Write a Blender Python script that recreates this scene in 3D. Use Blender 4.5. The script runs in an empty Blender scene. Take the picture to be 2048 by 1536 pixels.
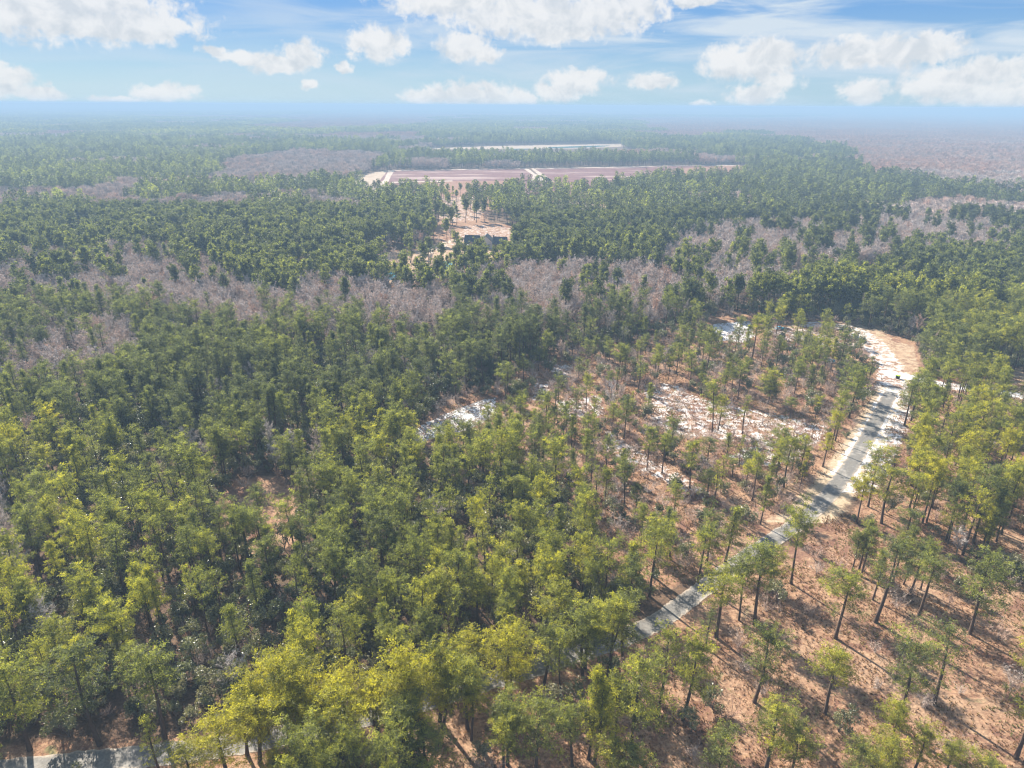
import bpy, math, random
import numpy as np
from mathutils import Matrix, Vector, Euler

# ------------------------------------------------------------------ camera
SC = bpy.context.scene
F, CX, CY, CAMH = 1366.0, 1024.0, 768.0, 100.0
PITCH, ROLL = math.radians(22.2), math.radians(0.34)
camd = bpy.data.cameras.new('camera'); cam = bpy.data.objects.new('camera', camd)
SC.collection.objects.link(cam); SC.camera = cam
camd.sensor_width = 36.0; camd.lens = F / 2048.0 * 36.0
camd.clip_start = 1.0; camd.clip_end = 200000.0
CR = (Matrix.Rotation(math.pi/2 - PITCH, 4, 'X') @ Matrix.Rotation(ROLL, 4, 'Z'))
cam.matrix_world = Matrix.Translation((0, 0, CAMH)) @ CR
RM = np.array(CR.to_3x3())

# ------------------------------------------------------------------ sun, sky, exposure
SUN_AZ, SUN_EL = math.radians(-35.0), math.radians(35.0)      # azimuth from +Y towards +X
sund = bpy.data.lights.new('sun', 'SUN'); sun = bpy.data.objects.new('sun', sund)
SC.collection.objects.link(sun)
sund.energy = 5.0; sund.angle = math.radians(0.5); sund.color = (1.0, 0.92, 0.80)
sdir = Vector((math.sin(SUN_AZ)*math.cos(SUN_EL), math.cos(SUN_AZ)*math.cos(SUN_EL), math.sin(SUN_EL)))
sun.rotation_euler = sdir.to_track_quat('Z', 'Y').to_euler()
sun.location = (0, 0, 300)
SC.view_settings.view_transform = 'Standard'; SC.view_settings.look = 'None'
SC.view_settings.gamma = 1.0; SC.view_settings.exposure = 1.48
SC.view_settings.use_curve_mapping = False
SKY_STRENGTH = 0.08
HAZE_DENSITY = 0.00036

W = bpy.data.worlds.new('World'); SC.world = W; W.use_nodes = True
nt = W.node_tree; nt.nodes.clear()
class NB:
    """small node-graph helper"""
    def __init__(s, tree): s.t = tree
    def n(s, typ, **kw):
        nd = s.t.nodes.new(typ)
        for k, v in kw.items(): setattr(nd, k, v)
        return nd
    def put(s, sock, v):
        if v is None: return
        if isinstance(v, (int, float)): sock.default_value = v
        elif isinstance(v, (tuple, list)):
            v = tuple(v)
            if len(v) == 3 and sock.type == 'RGBA': v = v + (1.0,)
            sock.default_value = v
        else: s.t.links.new(v, sock)
    def m(s, op, a, b=None, c=None, clamp=False):
        nd = s.n('ShaderNodeMath', operation=op, use_clamp=clamp)
        for i, v in enumerate((a, b, c)): s.put(nd.inputs[i], v)
        return nd.outputs[0]
    def mr(s, v, a, b, c=0.0, d=1.0, smooth=True):
        nd = s.n('ShaderNodeMapRange', interpolation_type='SMOOTHSTEP' if smooth else 'LINEAR')
        for i, x in enumerate((v, a, b, c, d)): s.put(nd.inputs[i], x)
        return nd.outputs[0]
    def mix(s, f, a, b, blend='MIX'):
        nd = s.n('ShaderNodeMix', data_type='RGBA', blend_type=blend)
        s.put(nd.inputs[0], f); s.put(nd.inputs[6], a); s.put(nd.inputs[7], b)
        return nd.outputs[2]
    def noise(s, vec, scale, detail=4.0, rough=0.55, dist=0.0):
        nd = s.n('ShaderNodeTexNoise'); s.put(nd.inputs['Vector'], vec)
        nd.inputs['Scale'].default_value = scale; nd.inputs['Detail'].default_value = detail
        nd.inputs['Roughness'].default_value = rough; nd.inputs['Distortion'].default_value = dist
        return nd.outputs[0]
    def attr(s, name, typ='GEOMETRY'):
        nd = s.n('ShaderNodeAttribute', attribute_name=name, attribute_type=typ)
        return nd.outputs['Fac']
    def link(s, a, b): s.t.links.new(a, b)

B = NB(nt)
sky = B.n('ShaderNodeTexSky', sky_type='NISHITA'); sky.sun_disc = False
sky.sun_elevation = SUN_EL; sky.sun_rotation = SUN_AZ
sky.altitude = 100.0; sky.air_density = 1.0; sky.dust_density = 0.6; sky.ozone_density = 2.5
geo = B.n('ShaderNodeTexCoord')
sep = B.n('ShaderNodeSeparateXYZ'); B.link(geo.outputs['Generated'], sep.inputs[0])
vx, vy, vz = sep.outputs
az = B.m('ARCTAN2', vx, vy); el = B.m('ARCSINE', vz)
comb = B.n('ShaderNodeCombineXYZ'); B.link(az, comb.inputs[0]); B.link(el, comb.inputs[1])
AE = comb.outputs[0]
def px_dir(px, py):
    v = RM @ np.array([(px-CX)/F, (CY-py)/F, -1.0]); v /= np.linalg.norm(v)
    return math.atan2(v[0], v[1]), math.asin(v[2])
CLOUDS = [(60,20,190,50),(230,45,160,36),(335,55,60,24),(150,0,180,34),(10,160,48,30),(75,190,40,13),
 (330,185,66,18),(235,199,50,8),(430,102,28,13),(490,116,55,14),(560,128,80,17),(605,112,52,28),
 (755,88,66,36),(690,137,20,13),(620,170,22,9),(932,90,62,32),(966,106,36,22),(900,0,140,30),
 (1050,28,200,50),(1200,30,130,42),(1260,15,80,30),(1120,62,90,25),(940,190,120,27),(860,192,60,17),(1035,195,50,20),
 (1150,163,75,26),(1110,185,50,22),(1305,158,48,19),(1530,120,75,46),(1460,125,60,34),(1510,190,60,22),
 (1405,207,25,7),(1750,105,130,32),(1850,95,70,28),(1900,168,90,38),(1730,185,50,25),(1995,188,80,30),
 (1980,140,80,26),(1390,3,60,12),(2030,160,20,12),(1560,165,50,22)]
# wobble the lookup so that the outlines billow
n1 = B.n('ShaderNodeTexNoise'); B.link(AE, n1.inputs['Vector'])
n1.inputs['Scale'].default_value = 34.0; n1.inputs['Detail'].default_value = 6.0; n1.inputs['Roughness'].default_value = 0.6
wob = B.n('ShaderNodeVectorMath', operation='SUBTRACT'); B.link(n1.outputs['Color'], wob.inputs[0]); wob.inputs[1].default_value = (.5,.5,.5)
wob2 = B.n('ShaderNodeVectorMath', operation='MULTIPLY_ADD'); B.link(wob.outputs[0], wob2.inputs[0]); wob2.inputs[1].default_value = (.045,.019,0); B.link(AE, wob2.inputs[2])
AEW = wob2.outputs[0]
dens = None; low = None
for (cx, cy, rx, ry) in CLOUDS:
    a0, e0 = px_dir(cx, cy)
    sb = B.n('ShaderNodeVectorMath', operation='SUBTRACT'); B.link(AEW, sb.inputs[0]); sb.inputs[1].default_value = (a0, e0, 0)
    ml = B.n('ShaderNodeVectorMath', operation='MULTIPLY'); B.link(sb.outputs[0], ml.inputs[0]); ml.inputs[1].default_value = (F/rx/1.02, F/ry/1.02, 0)
    ln = B.n('ShaderNodeVectorMath', operation='LENGTH'); B.link(ml.outputs[0], ln.inputs[0])
    d = B.m('SUBTRACT', 1.0, ln.outputs['Value'])
    s2 = B.n('ShaderNodeSeparateXYZ'); B.link(ml.outputs[0], s2.inputs[0])
    lowk = B.m('MULTIPLY', B.m('MAXIMUM', d, 0.0), B.m('MULTIPLY', s2.outputs[1], -1.0))
    dens = d if dens is None else B.m('MAXIMUM', dens, d)
    low = lowk if low is None else B.m('MAXIMUM', low, lowk)
fb = B.noise(AE, 60.0, 7.0, 0.62, 0.3)
dn = B.m('ADD', dens, B.m('MULTIPLY', B.m('SUBTRACT', fb, 0.5), 1.5))
cm = B.mr(dn, -0.02, 0.50)
cm = B.m('MULTIPLY', cm, 0.90)
# thin wisps: stretched noise
mp = B.n('ShaderNodeMapping'); B.link(AE, mp.inputs[0]); mp.inputs['Scale'].default_value = (5.0, 34.0, 1.0); mp.inputs['Rotation'].default_value = (0, 0, 0.06)
ws = B.noise(mp.outputs[0], 1.0, 6.0, 0.55, 0.6)
wm = B.mr(ws, 0.36, 0.70)
wm = B.m('MULTIPLY', wm, B.mr(az, -0.5, 0.25, 0.40, 1.3))
wm = B.m('MULTIPLY', wm, B.mr(el, 0.0, 0.06, 0.35, 0.85))
# blue deepening with elevation (multiplies the physical sky)
elr = B.mr(el, 0.0, 0.14)
tint = B.mix(elr, (0.34, 0.42, 0.48), (0.27, 0.39, 0.60))
far = B.mr(el, 0.16, 0.5)                       # overhead the sky is left as it is
tint = B.mix(far, tint, (1, 1, 1))
skyc = B.mix(1.0, sky.outputs[0], tint, 'MULTIPLY')
grad = B.mix(elr, (2.15, 3.1, 3.75), (0.80, 1.8, 3.4))   # clear air low over the horizon
skyc = B.mix(B.mr(el, 0.12, 0.30, 0.85, 0.0), skyc, grad)
cshade0 = B.m('MULTIPLY', B.mr(B.noise(AE, 26.0, 6.0, .6, .5), .45, .68), .75)
cshade = B.mr(B.m('ADD', low, B.m('MULTIPLY', B.m('SUBTRACT', B.noise(AE, 45.0, 5.0), 0.5), 1.1)), 0.02, 0.50)
CLOUDV = 1.03
cshade = B.m('MAXIMUM', cshade, cshade0)
ccol = B.mix(cshade, (3.95*CLOUDV, 3.97*CLOUDV, 4.0*CLOUDV), (2.75*CLOUDV, 3.0*CLOUDV, 3.25*CLOUDV))
up = B.mr(el, -0.02, 0.0)
c1 = B.mix(B.m('MULTIPLY', wm, up), skyc, (2.9*CLOUDV, 3.35*CLOUDV, 3.8*CLOUDV))
c2 = B.mix(B.m('MULTIPLY', cm, up), c1, ccol)
bg = B.n('ShaderNodeBackground'); B.link(c2, bg.inputs[0]); bg.inputs[1].default_value = SKY_STRENGTH
wo = B.n('ShaderNodeOutputWorld'); B.link(bg.outputs[0], wo.inputs[0])

cy_ = SC.cycles
cy_.use_denoising = True; cy_.denoiser = 'OPENIMAGEDENOISE'; cy_.denoising_input_passes = 'RGB_ALBEDO_NORMAL'; cy_.denoising_prefilter = 'ACCURATE'; cy_.filter_width = 1.2; cy_.max_bounces = 5; cy_.diffuse_bounces = 2; cy_.glossy_bounces = 1; cy_.transmission_bounces = 3
cy_.transparent_max_bounces = 4; cy_.volume_bounces = 0

# ------------------------------------------------------------------ geometry of the view
def G(px, py, z=0.0):
    """ground point seen at a photo pixel, on the plane at height z"""
    px = np.asarray(px, float); py = np.asarray(py, float)
    v = np.stack([(px-CX)/F, (CY-py)/F, -np.ones_like(px)], -1) @ RM.T
    t = (z-CAMH)/v[..., 2]
    return np.stack([v[..., 0]*t, v[..., 1]*t], -1)
def PX(x, y, z):
    p = np.stack([x, y, np.asarray(z, float)-CAMH + 0*x], -1) @ RM
    return CX - F*p[..., 0]/p[..., 2], CY + F*p[..., 1]/p[..., 2]
def poly(pts, z=0.0):
    a = np.array(pts, float); return G(a[:, 0], a[:, 1], z)
def inside(P, x, y):
    r = np.zeros(x.shape, bool); n = len(P); j = n-1
    for i in range(n):
        xi, yi = P[i]; xj, yj = P[j]
        c = ((yi > y) != (yj > y)) & (x < (xj-xi)*(y-yi)/((yj-yi) if yj != yi else 1e-9)+xi)
        r ^= c; j = i
    return r
def dseg(P, x, y):
    d = np.full(x.shape, 1e9)
    for i in range(len(P)-1):
        a, b = P[i], P[i+1]; ab = b-a
        t = np.clip(((x-a[0])*ab[0]+(y-a[1])*ab[1])/(ab@ab), 0, 1)
        d = np.minimum(d, np.hypot(x-a[0]-t*ab[0], y-a[1]-t*ab[1]))
    return d
def smooth_line(P, k=3):
    for _ in range(k):
        Q = [P[0]]
        for i in range(len(P)-1):
            Q += [P[i]*.75+P[i+1]*.25, P[i]*.25+P[i+1]*.75]
        Q.append(P[-1]); P = np.array(Q)
    return P
def vnoise(x, y, s, seed=0):
    """value noise, for where trees stand"""
    rs = np.random.RandomState(seed); T = rs.rand(256, 256)
    u = x/s+1000; v = y/s+1000
    i = np.floor(u).astype(int); j = np.floor(v).astype(int); fu = u-i; fv = v-j
    fu = fu*fu*(3-2*fu); fv = fv*fv*(3-2*fv)
    g = lambda a, b: T[a % 256, b % 256]
    return (g(i, j)*(1-fu)*(1-fv)+g(i+1, j)*fu*(1-fv)+g(i, j+1)*(1-fu)*fv+g(i+1, j+1)*fu*fv)

ROAD = smooth_line(poly([(-150,1560),(137,1528),(376,1504),(560,1474),(843,1406),(967,1364),(1069,1337),(1134,1313),(1213,1289),
    (1281,1262),(1332,1234),(1381,1196),(1440,1152),(1492,1114),(1560,1072),(1636,1017),(1691,948),(1725,893),(1755,838),(1783,784)]), 2)
TRACK = smooth_line(poly([(1783,784),(1788,760),(1780,736),(1760,706),(1745,686),(1712,660),(1680,652),(1620,650)]), 2)
DRIVE = smooth_line(poly([(1784,748),(1830,756),(1880,770),(1950,778),(2048,792),(2140,800)]), 2)
VERGE = smooth_line(poly([(1340,1262),(1420,1205),(1520,1140),(1660,1050),(1740,950),(1765,900),(1790,850),(1806,790)]), 2)
CLEAR = poly([(1085,1345),(1213,1300),(1290,1270),(1400,1205),(1520,1125),(1640,1045),(1700,1050),(1800,1080),(1900,1120),(2120,1200),(2300,1700),(1250,1900),(900,1700),(820,1450),(960,1380)])
SPARSE = poly([(800,880),(900,800),(1050,735),(1140,700),(1340,660),(1440,625),(1700,640),(1760,700),(1750,800),(1700,930),(1640,1000),(1560,1060),(1440,1130),(1330,1180),(1220,1150),(1180,1060),(1120,960),(1000,930),(880,900)])
RSTRIP = poly([(1800,790),(1900,745),(2200,760),(2200,1200),(1900,1110),(1700,1040),(1760,900)])
GAPS = [poly([(455,960),(560,950),(600,1010),(600,1090),(500,1110),(430,1060)]), poly([(840,1395),(1000,1360),(1100,1340),(1120,1380),(980,1440),(840,1460)]),
        poly([(1180,1080),(1260,1060),(1300,1170),(1220,1190)]), poly([(-100,1492),(560,1462),(560,1700),(-100,1700)])]
SANDS = [poly(p) for p in ([(800,885),(850,845),(905,822),(960,800),(990,795),(1000,830),(930,862),(860,880),(810,905)],
    [(1065,765),(1098,768),(1095,805),(1064,800)], [(1100,728),(1148,728),(1145,756),(1105,752)],
    [(1285,770),(1340,765),(1400,795),(1480,815),(1570,830),(1655,850),(1655,880),(1590,900),(1520,890),(1440,880),(1340,870),(1300,840)],
    [(1205,858),(1240,870),(1300,915),(1360,945),(1420,985),(1400,1000),(1330,965),(1270,935),(1210,900)],
    [(1545,870),(1640,860),(1600,920),(1500,940),(1450,915)],
    [(1425,648),(1500,642),(1512,672),(1490,685),(1425,680)], [(1520,655),(1600,655),(1720,690),(1690,700),(1560,680)],
    [(1745,690),(1800,740),(1815,790),(1770,790),(1745,730)],[(1110,800),(1200,790),(1210,830),(1120,840)],
    [(850,385),(950,378),(975,400),(960,440),(900,445),(860,430)], [(1040,405),(1180,400),(1220,425),(1200,450),(1100,450)],
    [(930,452),(1000,448),(1040,465),(1030,478),(900,474),(925,462)],
    [(850,500),(870,488),(905,478),(930,480),(880,500),(850,512)], [(735,385),(775,375),(775,395),(740,400)])]
TANS = [poly(p) for p in ([(750,505),(840,500),(905,478),(1000,480),(1010,540),(930,560),(770,570)],
    [(1740,700),(1765,680),(1830,690),(1840,740),(1820,780),(1790,760)],[(1950,740),(2100,735),(2120,850),(1980,820)],
    [(1800,520),(1840,515),(1850,545),(1790,545)], [(1560,650),(1760,640),(1800,700),(1700,690)])]
FIELD_L = poly([(700,352),(789,340),(1052,336),(1100,388),(900,392),(700,392)])
FIELD_R = poly([(1052,336),(1350,331),(1480,330),(1520,360),(1300,374),(1150,392),(1100,388)])
FIELD_F = poly([(690,380),(1110,380),(1000,402),(840,408),(700,395)])
FARCLEAR = poly([(840,297),(960,292),(1100,289),(1240,287),(1260,298),(1150,303),(1000,302),(850,302)])
FARCUT = poly([(840,297),(960,292),(1100,289),(1240,287),(1270,312),(1150,318),(1000,318),(850,318)])
HOUSEC = poly([(735,505),(850,495),(870,478),(880,452),(1000,446),(1050,462),(1040,490),(1000,535),(935,545),(915,552),(850,560),(770,570),(735,545)])
OPEN = [poly(p) for p in ([(800,870),(900,815),(1000,785),(1015,870),(930,900),(840,930)], [(1055,755),(1155,722),(1160,790),(1100,840),(1055,840)], [(1300,780),(1560,820),(1660,860),(1600,930),(1440,920),(1310,870)])]
SAND_SP = [poly([(770,540),(930,523),(930,582),(770,590)]), poly([(850,372),(960,370),(985,400),(975,440),(1010,470),(960,480),(860,478),(880,440),(835,400)]),
           poly([(1030,400),(1190,395),(1235,425),(1215,460),(1100,462),(1050,450)])]
HOUSEP = poly([(905,500),(905,452),(1000,448),(1030,470),(1020,530),(930,530)])
SMALLC = [poly([(1710,538),(1800,535),(1800,562),(1700,575)]), poly([(1415,640),(1520,636),(1520,690),(1425,690)]),
          poly([(1740,660),(1830,680),(1850,740),(1815,800),(1740,760)]), poly([(1950,745),(2100,745),(2100,830),(1990,815)])]
BARE = [poly(p, 9.0) for p in ([(-300,490),(120,500),(330,478),(420,530),(500,570),(640,590),(760,575),(760,635),(560,665),(430,635),(330,610),(180,600),(-300,590)],
    [(590,555),(760,545),(960,540),(1000,525),(1200,518),(1340,512),(1360,610),(1210,630),(1000,640),(760,645),(600,630)],
    [(1330,455),(1500,440),(1700,438),(1860,422),(2300,425),(2300,500),(1860,508),(1760,515),(1650,535),(1560,575),(1450,590),(1335,585)],
    [(-300,600),(130,622),(260,642),(290,705),(200,750),(-300,730)],
    [(1385,238),(1700,232),(2400,238),(2400,385),(1910,372),(1730,345),(1690,300),(1560,272),(1450,262)],
    [(430,322),(600,300),(780,308),(730,348),(600,352),(450,356)],
    [(-300,1020),(40,1030),(60,1120),(-300,1140)])]
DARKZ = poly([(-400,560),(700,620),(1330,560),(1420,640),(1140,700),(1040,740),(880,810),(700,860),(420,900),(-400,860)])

def cover(x, y):
    """probability of pine / bare tree / leafy shrub / bare shrub per 25 m2, and tone 0..1"""
    n = x.shape
    pine = np.where(y > 280, .48, .55); bare = np.where(y > 250, .20, .09); sh = np.full(n, .92); bs = np.full(n, .5)
    pine *= .60+.8*vnoise(x, y, 34, 3); bare += .16*(vnoise(x, y, 60, 5) > .66)
    sp = inside(SPARSE, x, y); lf = sp & (x < 28); pine[sp] = .26*(.3+1.4*vnoise(x, y, 25, 9)[sp]); bare[sp] = .03; sh[sp] = .22; bs[sp] = .7; pine[lf] = .52*(.4+1.2*vnoise(x, y, 22, 10)[lf])
    rs = inside(RSTRIP, x, y); pine[rs] = .46; bare[rs] = .01; sh[rs] = .12; bs[rs] = .15
    for P in BARE:
        k = inside(P, x, y); pine[k] = .42*np.clip(vnoise(x, y, 24, 77)[k]*2.2-1.0, .08, 1); bare[k] = .72; sh[k] = .12; bs[k] = .3
    for P in GAPS:
        k = inside(P, x, y); pine[k] *= .06; bare[k] = .0; sh[k] = .06; bs[k] = .12
    cl = inside(CLEAR, x, y)
    for a in (pine, bare): a[cl] = 0
    sh[cl] = .03; bs[cl] = .16
    for P in OPEN:
        k = inside(P, x, y); pine[k] *= (.12 if P is not OPEN[2] else .3); bare[k] = 0; sh[k] *= .25
    for P in SANDS[:10]:
        k = inside(P, x, y); pine[k] *= .4; sh[k] = .02; bs[k] = .3
    for P in SAND_SP+[FIELD_F]:
        k = inside(P, x, y); pine[k] = .19*(.3+1.4*vnoise(x, y, 30, 79)[k]); bare[k] = .04; sh[k] = .10; bs[k] = .3
    k = inside(HOUSEC, x, y); pine[k] = .035; bare[k] = .02; sh[k] = .06; bs[k] = .06
    for P in [FIELD_L, FIELD_R, FARCUT, HOUSEP]+SMALLC:
        k = inside(P, x, y)
        for a in (pine, bare, sh, bs): a[k] = 0
    rd = np.minimum(dseg(ROAD, x, y)/5.2, dseg(TRACK, x, y)/6.0); rd = np.minimum(rd, dseg(DRIVE, x, y)/5.5)
    rd = np.minimum(rd, dseg(VERGE, x, y)/4.5)
    k = rd < 1
    for a in (pine, bare, sh, bs): a[k] = 0
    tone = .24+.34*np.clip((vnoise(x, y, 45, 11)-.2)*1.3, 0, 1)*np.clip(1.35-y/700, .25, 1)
    tone += .16*np.clip((230-y)/90, 0, 1)+.20*np.clip((x-40)/90, 0, 1)*np.clip((520-y)/200, 0, 1)  # lighting painted into foliage tone: brighter close up and to the right
    dz = inside(DARKZ, x, y); tone[dz] *= .5; tone *= np.clip(1.25-y/800, .3, 1)  # dimmer light painted into foliage tone in the middle zone and far off
    return pine, bare, sh, bs, np.clip(tone, 0, 1)

# ------------------------------------------------------------------ materials
def mat(name):
    m = bpy.data.materials.new(name); m.use_nodes = True; m.node_tree.nodes.clear(); return m, NB(m.node_tree)
def foliage_mat(name, cols, transl=0.42, rough=0.55, spec=0.3, tcol=(1.25, 1.3, .55)):
    m, b = mat(name)
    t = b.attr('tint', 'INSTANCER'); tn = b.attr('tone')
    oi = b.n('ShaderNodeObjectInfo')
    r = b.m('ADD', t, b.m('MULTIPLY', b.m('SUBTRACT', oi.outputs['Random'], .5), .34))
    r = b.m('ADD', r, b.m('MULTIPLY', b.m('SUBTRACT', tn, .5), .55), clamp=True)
    cr = b.n('ShaderNodeValToRGB'); b.link(r, cr.inputs[0])
    cr.color_ramp.elements[0].position = 0.0; cr.color_ramp.elements[0].color = (*cols[0], 1)
    cr.color_ramp.elements[1].position = 1.0; cr.color_ramp.elements[1].color = (*cols[-1], 1)
    for i, c in enumerate(cols[1:-1]):
        e = cr.color_ramp.elements.new((i+1)/(len(cols)-1)); e.color = (*c, 1)
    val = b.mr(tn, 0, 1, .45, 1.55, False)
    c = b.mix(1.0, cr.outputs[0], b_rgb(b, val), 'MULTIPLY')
    p = b.n('ShaderNodeBsdfPrincipled'); b.link(c, p.inputs['Base Color'])
    p.inputs['Roughness'].default_value = rough; p.inputs['Specular IOR Level'].default_value = spec
    tr = b.n('ShaderNodeBsdfTranslucent'); b.link(b.mix(1.0, c, tcol, 'MULTIPLY'), tr.inputs[0])
    mx = b.n('ShaderNodeMixShader'); mx.inputs[0].default_value = transl
    b.link(p.outputs[0], mx.inputs[1]); b.link(tr.outputs[0], mx.inputs[2])
    o = b.n('ShaderNodeOutputMaterial'); b.link(mx.outputs[0], o.inputs[0]); return m
def b_rgb(b, v):
    c = b.n('ShaderNodeCombineXYZ')
    for i in range(3): b.link(v, c.inputs[i])
    return c.outputs[0]
def plain(name, col, rough=.7, var=.25, scale=2.0, spec=.3, bump=0.0, metal=0.0):
    m, b = mat(name); tc = b.n('ShaderNodeTexCoord')
    nz = b.noise(tc.outputs['Object'], scale, 5.0)
    c = b.mix(nz, tuple(x*(1-var) for x in col), tuple(min(1, x*(1+var)) for x in col))
    p = b.n('ShaderNodeBsdfPrincipled'); b.link(c, p.inputs['Base Color'])
    p.inputs['Roughness'].default_value = rough; p.inputs['Specular IOR Level'].default_value = spec
    p.inputs['Metallic'].default_value = metal
    if bump:
        bp = b.n('ShaderNodeBump'); bp.inputs['Strength'].default_value = bump; b.link(nz, bp.inputs['Height']); b.link(bp.outputs[0], p.inputs['Normal'])
    o = b.n('ShaderNodeOutputMaterial'); b.link(p.outputs[0], o.inputs[0]); return m

M_NEEDLE = foliage_mat('pine_needles', [(.082,.100,.080),(.142,.163,.088),(.225,.245,.078),(.38,.355,.050)], .50, tcol=(1.55,1.5,.5))
M_LEAF = foliage_mat('waxy_leaves', [(.085,.10,.06),(.17,.18,.10),(.30,.27,.18)], .25, .38, .5)
M_TWIG = foliage_mat('grey_twigs', [(.56,.50,.46),(.57,.46,.39),(.55,.34,.24)], .0, .8, .1)
M_STRAW = foliage_mat('dry_stalks', [(.26,.16,.09),(.36,.22,.12),(.20,.22,.08)], .3, .8, .1, (1.1,1.0,.8))
M_BARK = plain('pine_bark', (.115,.082,.064), .9, .4, 1.5, .1)
M_GREYBARK = plain('grey_bark', (.19,.165,.15), .9, .35, 1.5, .1)

def ground_mat():
    m, b = mat('ground')
    tc = b.n('ShaderNodeTexCoord'); P = tc.outputs['Object']
    sand, tan, wood = b.attr('sand'), b.attr('tan'), b.attr('wood')
    nA = b.noise(P, .045, 6, .6); nB = b.noise(P, .35, 6, .65, .5); nC = b.noise(P, 1.6, 6, .7)
    nD = b.noise(P, .14, 5, .6, 1.0)
    straw = b.mix(b.mr(nB, .3, .7), (.20,.105,.065), (.37,.220,.135))
    straw = b.mix(b.mr(nC, .45, .75), straw, (.47,.32,.20))
    straw = b.mix(b.mr(nC, .50, .25), straw, (.10,.065,.045))
    straw = b.mix(b.m('MULTIPLY', b.mr(nD, .60, .70), .7), straw, (.19,.20,.09))
    straw = b.mix(b.m('MULTIPLY', b.mr(nA, .50, .62), .45), straw, (.42,.29,.19))
    straw = b.mix(b.m('MULTIPLY', b.mr(b.noise(P, .09, 6, .7, .8), .52, .60), .75), straw, (.17,.085,.06))
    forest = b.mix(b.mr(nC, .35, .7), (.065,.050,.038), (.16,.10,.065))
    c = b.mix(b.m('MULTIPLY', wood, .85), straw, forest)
    tanc = b.mix(b.mr(nC, .3, .75), (.38,.28,.18), (.54,.43,.30))
    tm = b.mr(b.m('ADD', tan, b.m('MULTIPLY', b.m('SUBTRACT', nB, .5), .9)), .35, .65)
    c = b.mix(tm, c, tanc)
    sandc = b.mix(b.mr(nC, .3, .7), (.50,.48,.46), (.76,.75,.74))
    sm = b.m('ADD', sand, b.m('MULTIPLY', b.m('SUBTRACT', nB, .5), 1.6))
    sm = b.mr(b.m('ADD', sm, b.m('MULTIPLY', b.m('SUBTRACT', nC, .5), .7)), .36, .74)
    sm = b.m('MULTIPLY', sm, b.mr(sand, .02, .2))
    c = b.mix(sm, c, sandc)
    p = b.n('ShaderNodeBsdfPrincipled'); b.link(c, p.inputs['Base Color']); p.inputs['Roughness'].default_value = .95
    p.inputs['Specular IOR Level'].default_value = .1
    bp = b.n('ShaderNodeBump'); bp.inputs['Strength'].default_value = .7; bp.inputs['Distance'].default_value = .35
    b.link(b.m('ADD', nC, nB), bp.inputs['Height']); b.link(bp.outputs[0], p.inputs['Normal'])
    o = b.n('ShaderNodeOutputMaterial'); b.link(p.outputs[0], o.inputs[0]); return m

# ------------------------------------------------------------------ mesh helpers
def mesh_from(name, V, T, mats, mi=None, tone=None, smooth=None):
    me = bpy.data.meshes.new(name)
    V = np.asarray(V, np.float32); T = np.asarray(T, np.int32)
    me.vertices.add(len(V)); me.vertices.foreach_set('co', V.ravel())
    k = T.shape[1]
    me.loops.add(T.size); me.loops.foreach_set('vertex_index', T.ravel())
    me.polygons.add(len(T)); me.polygons.foreach_set('loop_start', np.arange(0, T.size, k, dtype=np.int32))
    me.polygons.foreach_set('loop_total', np.full(len(T), k, np.int32))
    if mi is not None: me.polygons.foreach_set('material_index', np.asarray(mi, np.int32))
    if smooth is not None: me.polygons.foreach_set('use_smooth', np.asarray(smooth, bool))
    for x in mats: me.materials.append(x)
    if tone is not None:
        a = me.attributes.new('tone', 'FLOAT', 'POINT'); a.data.foreach_set('value', np.asarray(tone, np.float32))
    me.update(); me.validate(); return me
class Geo:
    """collects triangles"""
    def __init__(s): s.V = []; s.T = []; s.M = []; s.A = []; s.S = []; s.n = 0
    def add(s, V, T, m=0, tone=.5, smooth=False):
        V = np.asarray(V, float).reshape(-1, 3); T = np.asarray(T, int).reshape(-1, 3)
        s.V.append(V); s.T.append(T+s.n); s.M.append(np.full(len(T), m)); s.S.append(np.full(len(T), smooth))
        s.A.append(np.broadcast_to(np.asarray(tone, float), (len(V),)).copy()); s.n += len(V)
    def merge(s, o, off=(0, 0, 0), sc=1.0, rot=0.0, dtone=0.0, mmap=None):
        c, q = math.cos(rot), math.sin(rot); R = np.array([[c, -q, 0], [q, c, 0], [0, 0, 1]])
        V, T, M, A, S = o.cat()
        s.V.append((V*sc)@R.T+np.array(off)); s.T.append(T+s.n); s.M.append(M); s.A.append(A+dtone); s.S.append(S); s.n += len(V)
    def cat(s):
        return (np.concatenate(s.V), np.concatenate(s.T), np.concatenate(s.M), np.concatenate(s.A), np.concatenate(s.S))
    def mesh(s, name, mats):
        V, T, M, A, S = s.cat(); return mesh_from(name, V, T, mats, M, np.clip(A, 0, 1), S)
def tube(g, pts, rad, seg=5, m=0, tone=.5):
    pts = np.asarray(pts, float); rad = np.asarray(rad, float); n = len(pts)
    d = np.gradient(pts, axis=0); d /= np.linalg.norm(d, axis=1)[:, None]+1e-9
    ref = np.array([0, 0, 1.]) if abs(d[0][2]) < .9 else np.array([1., 0, 0])
    u = np.cross(d, ref); u /= np.linalg.norm(u, axis=1)[:, None]+1e-9; w = np.cross(d, u)
    a = np.arange(seg)*2*math.pi/seg
    V = pts[:, None]+rad[:, None, None]*(np.cos(a)[None, :, None]*u[:, None]+np.sin(a)[None, :, None]*w[:, None])
    T = []
    for i in range(n-1):
        for k in range(seg):
            p, q = i*seg+k, i*seg+(k+1) % seg
            T += [(p, q, q+seg), (p, q+seg, p+seg)]
    g.add(V, T, m, tone, True)
def unit(v): return v/(np.linalg.norm(v, axis=-1, keepdims=True)+1e-9)
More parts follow.
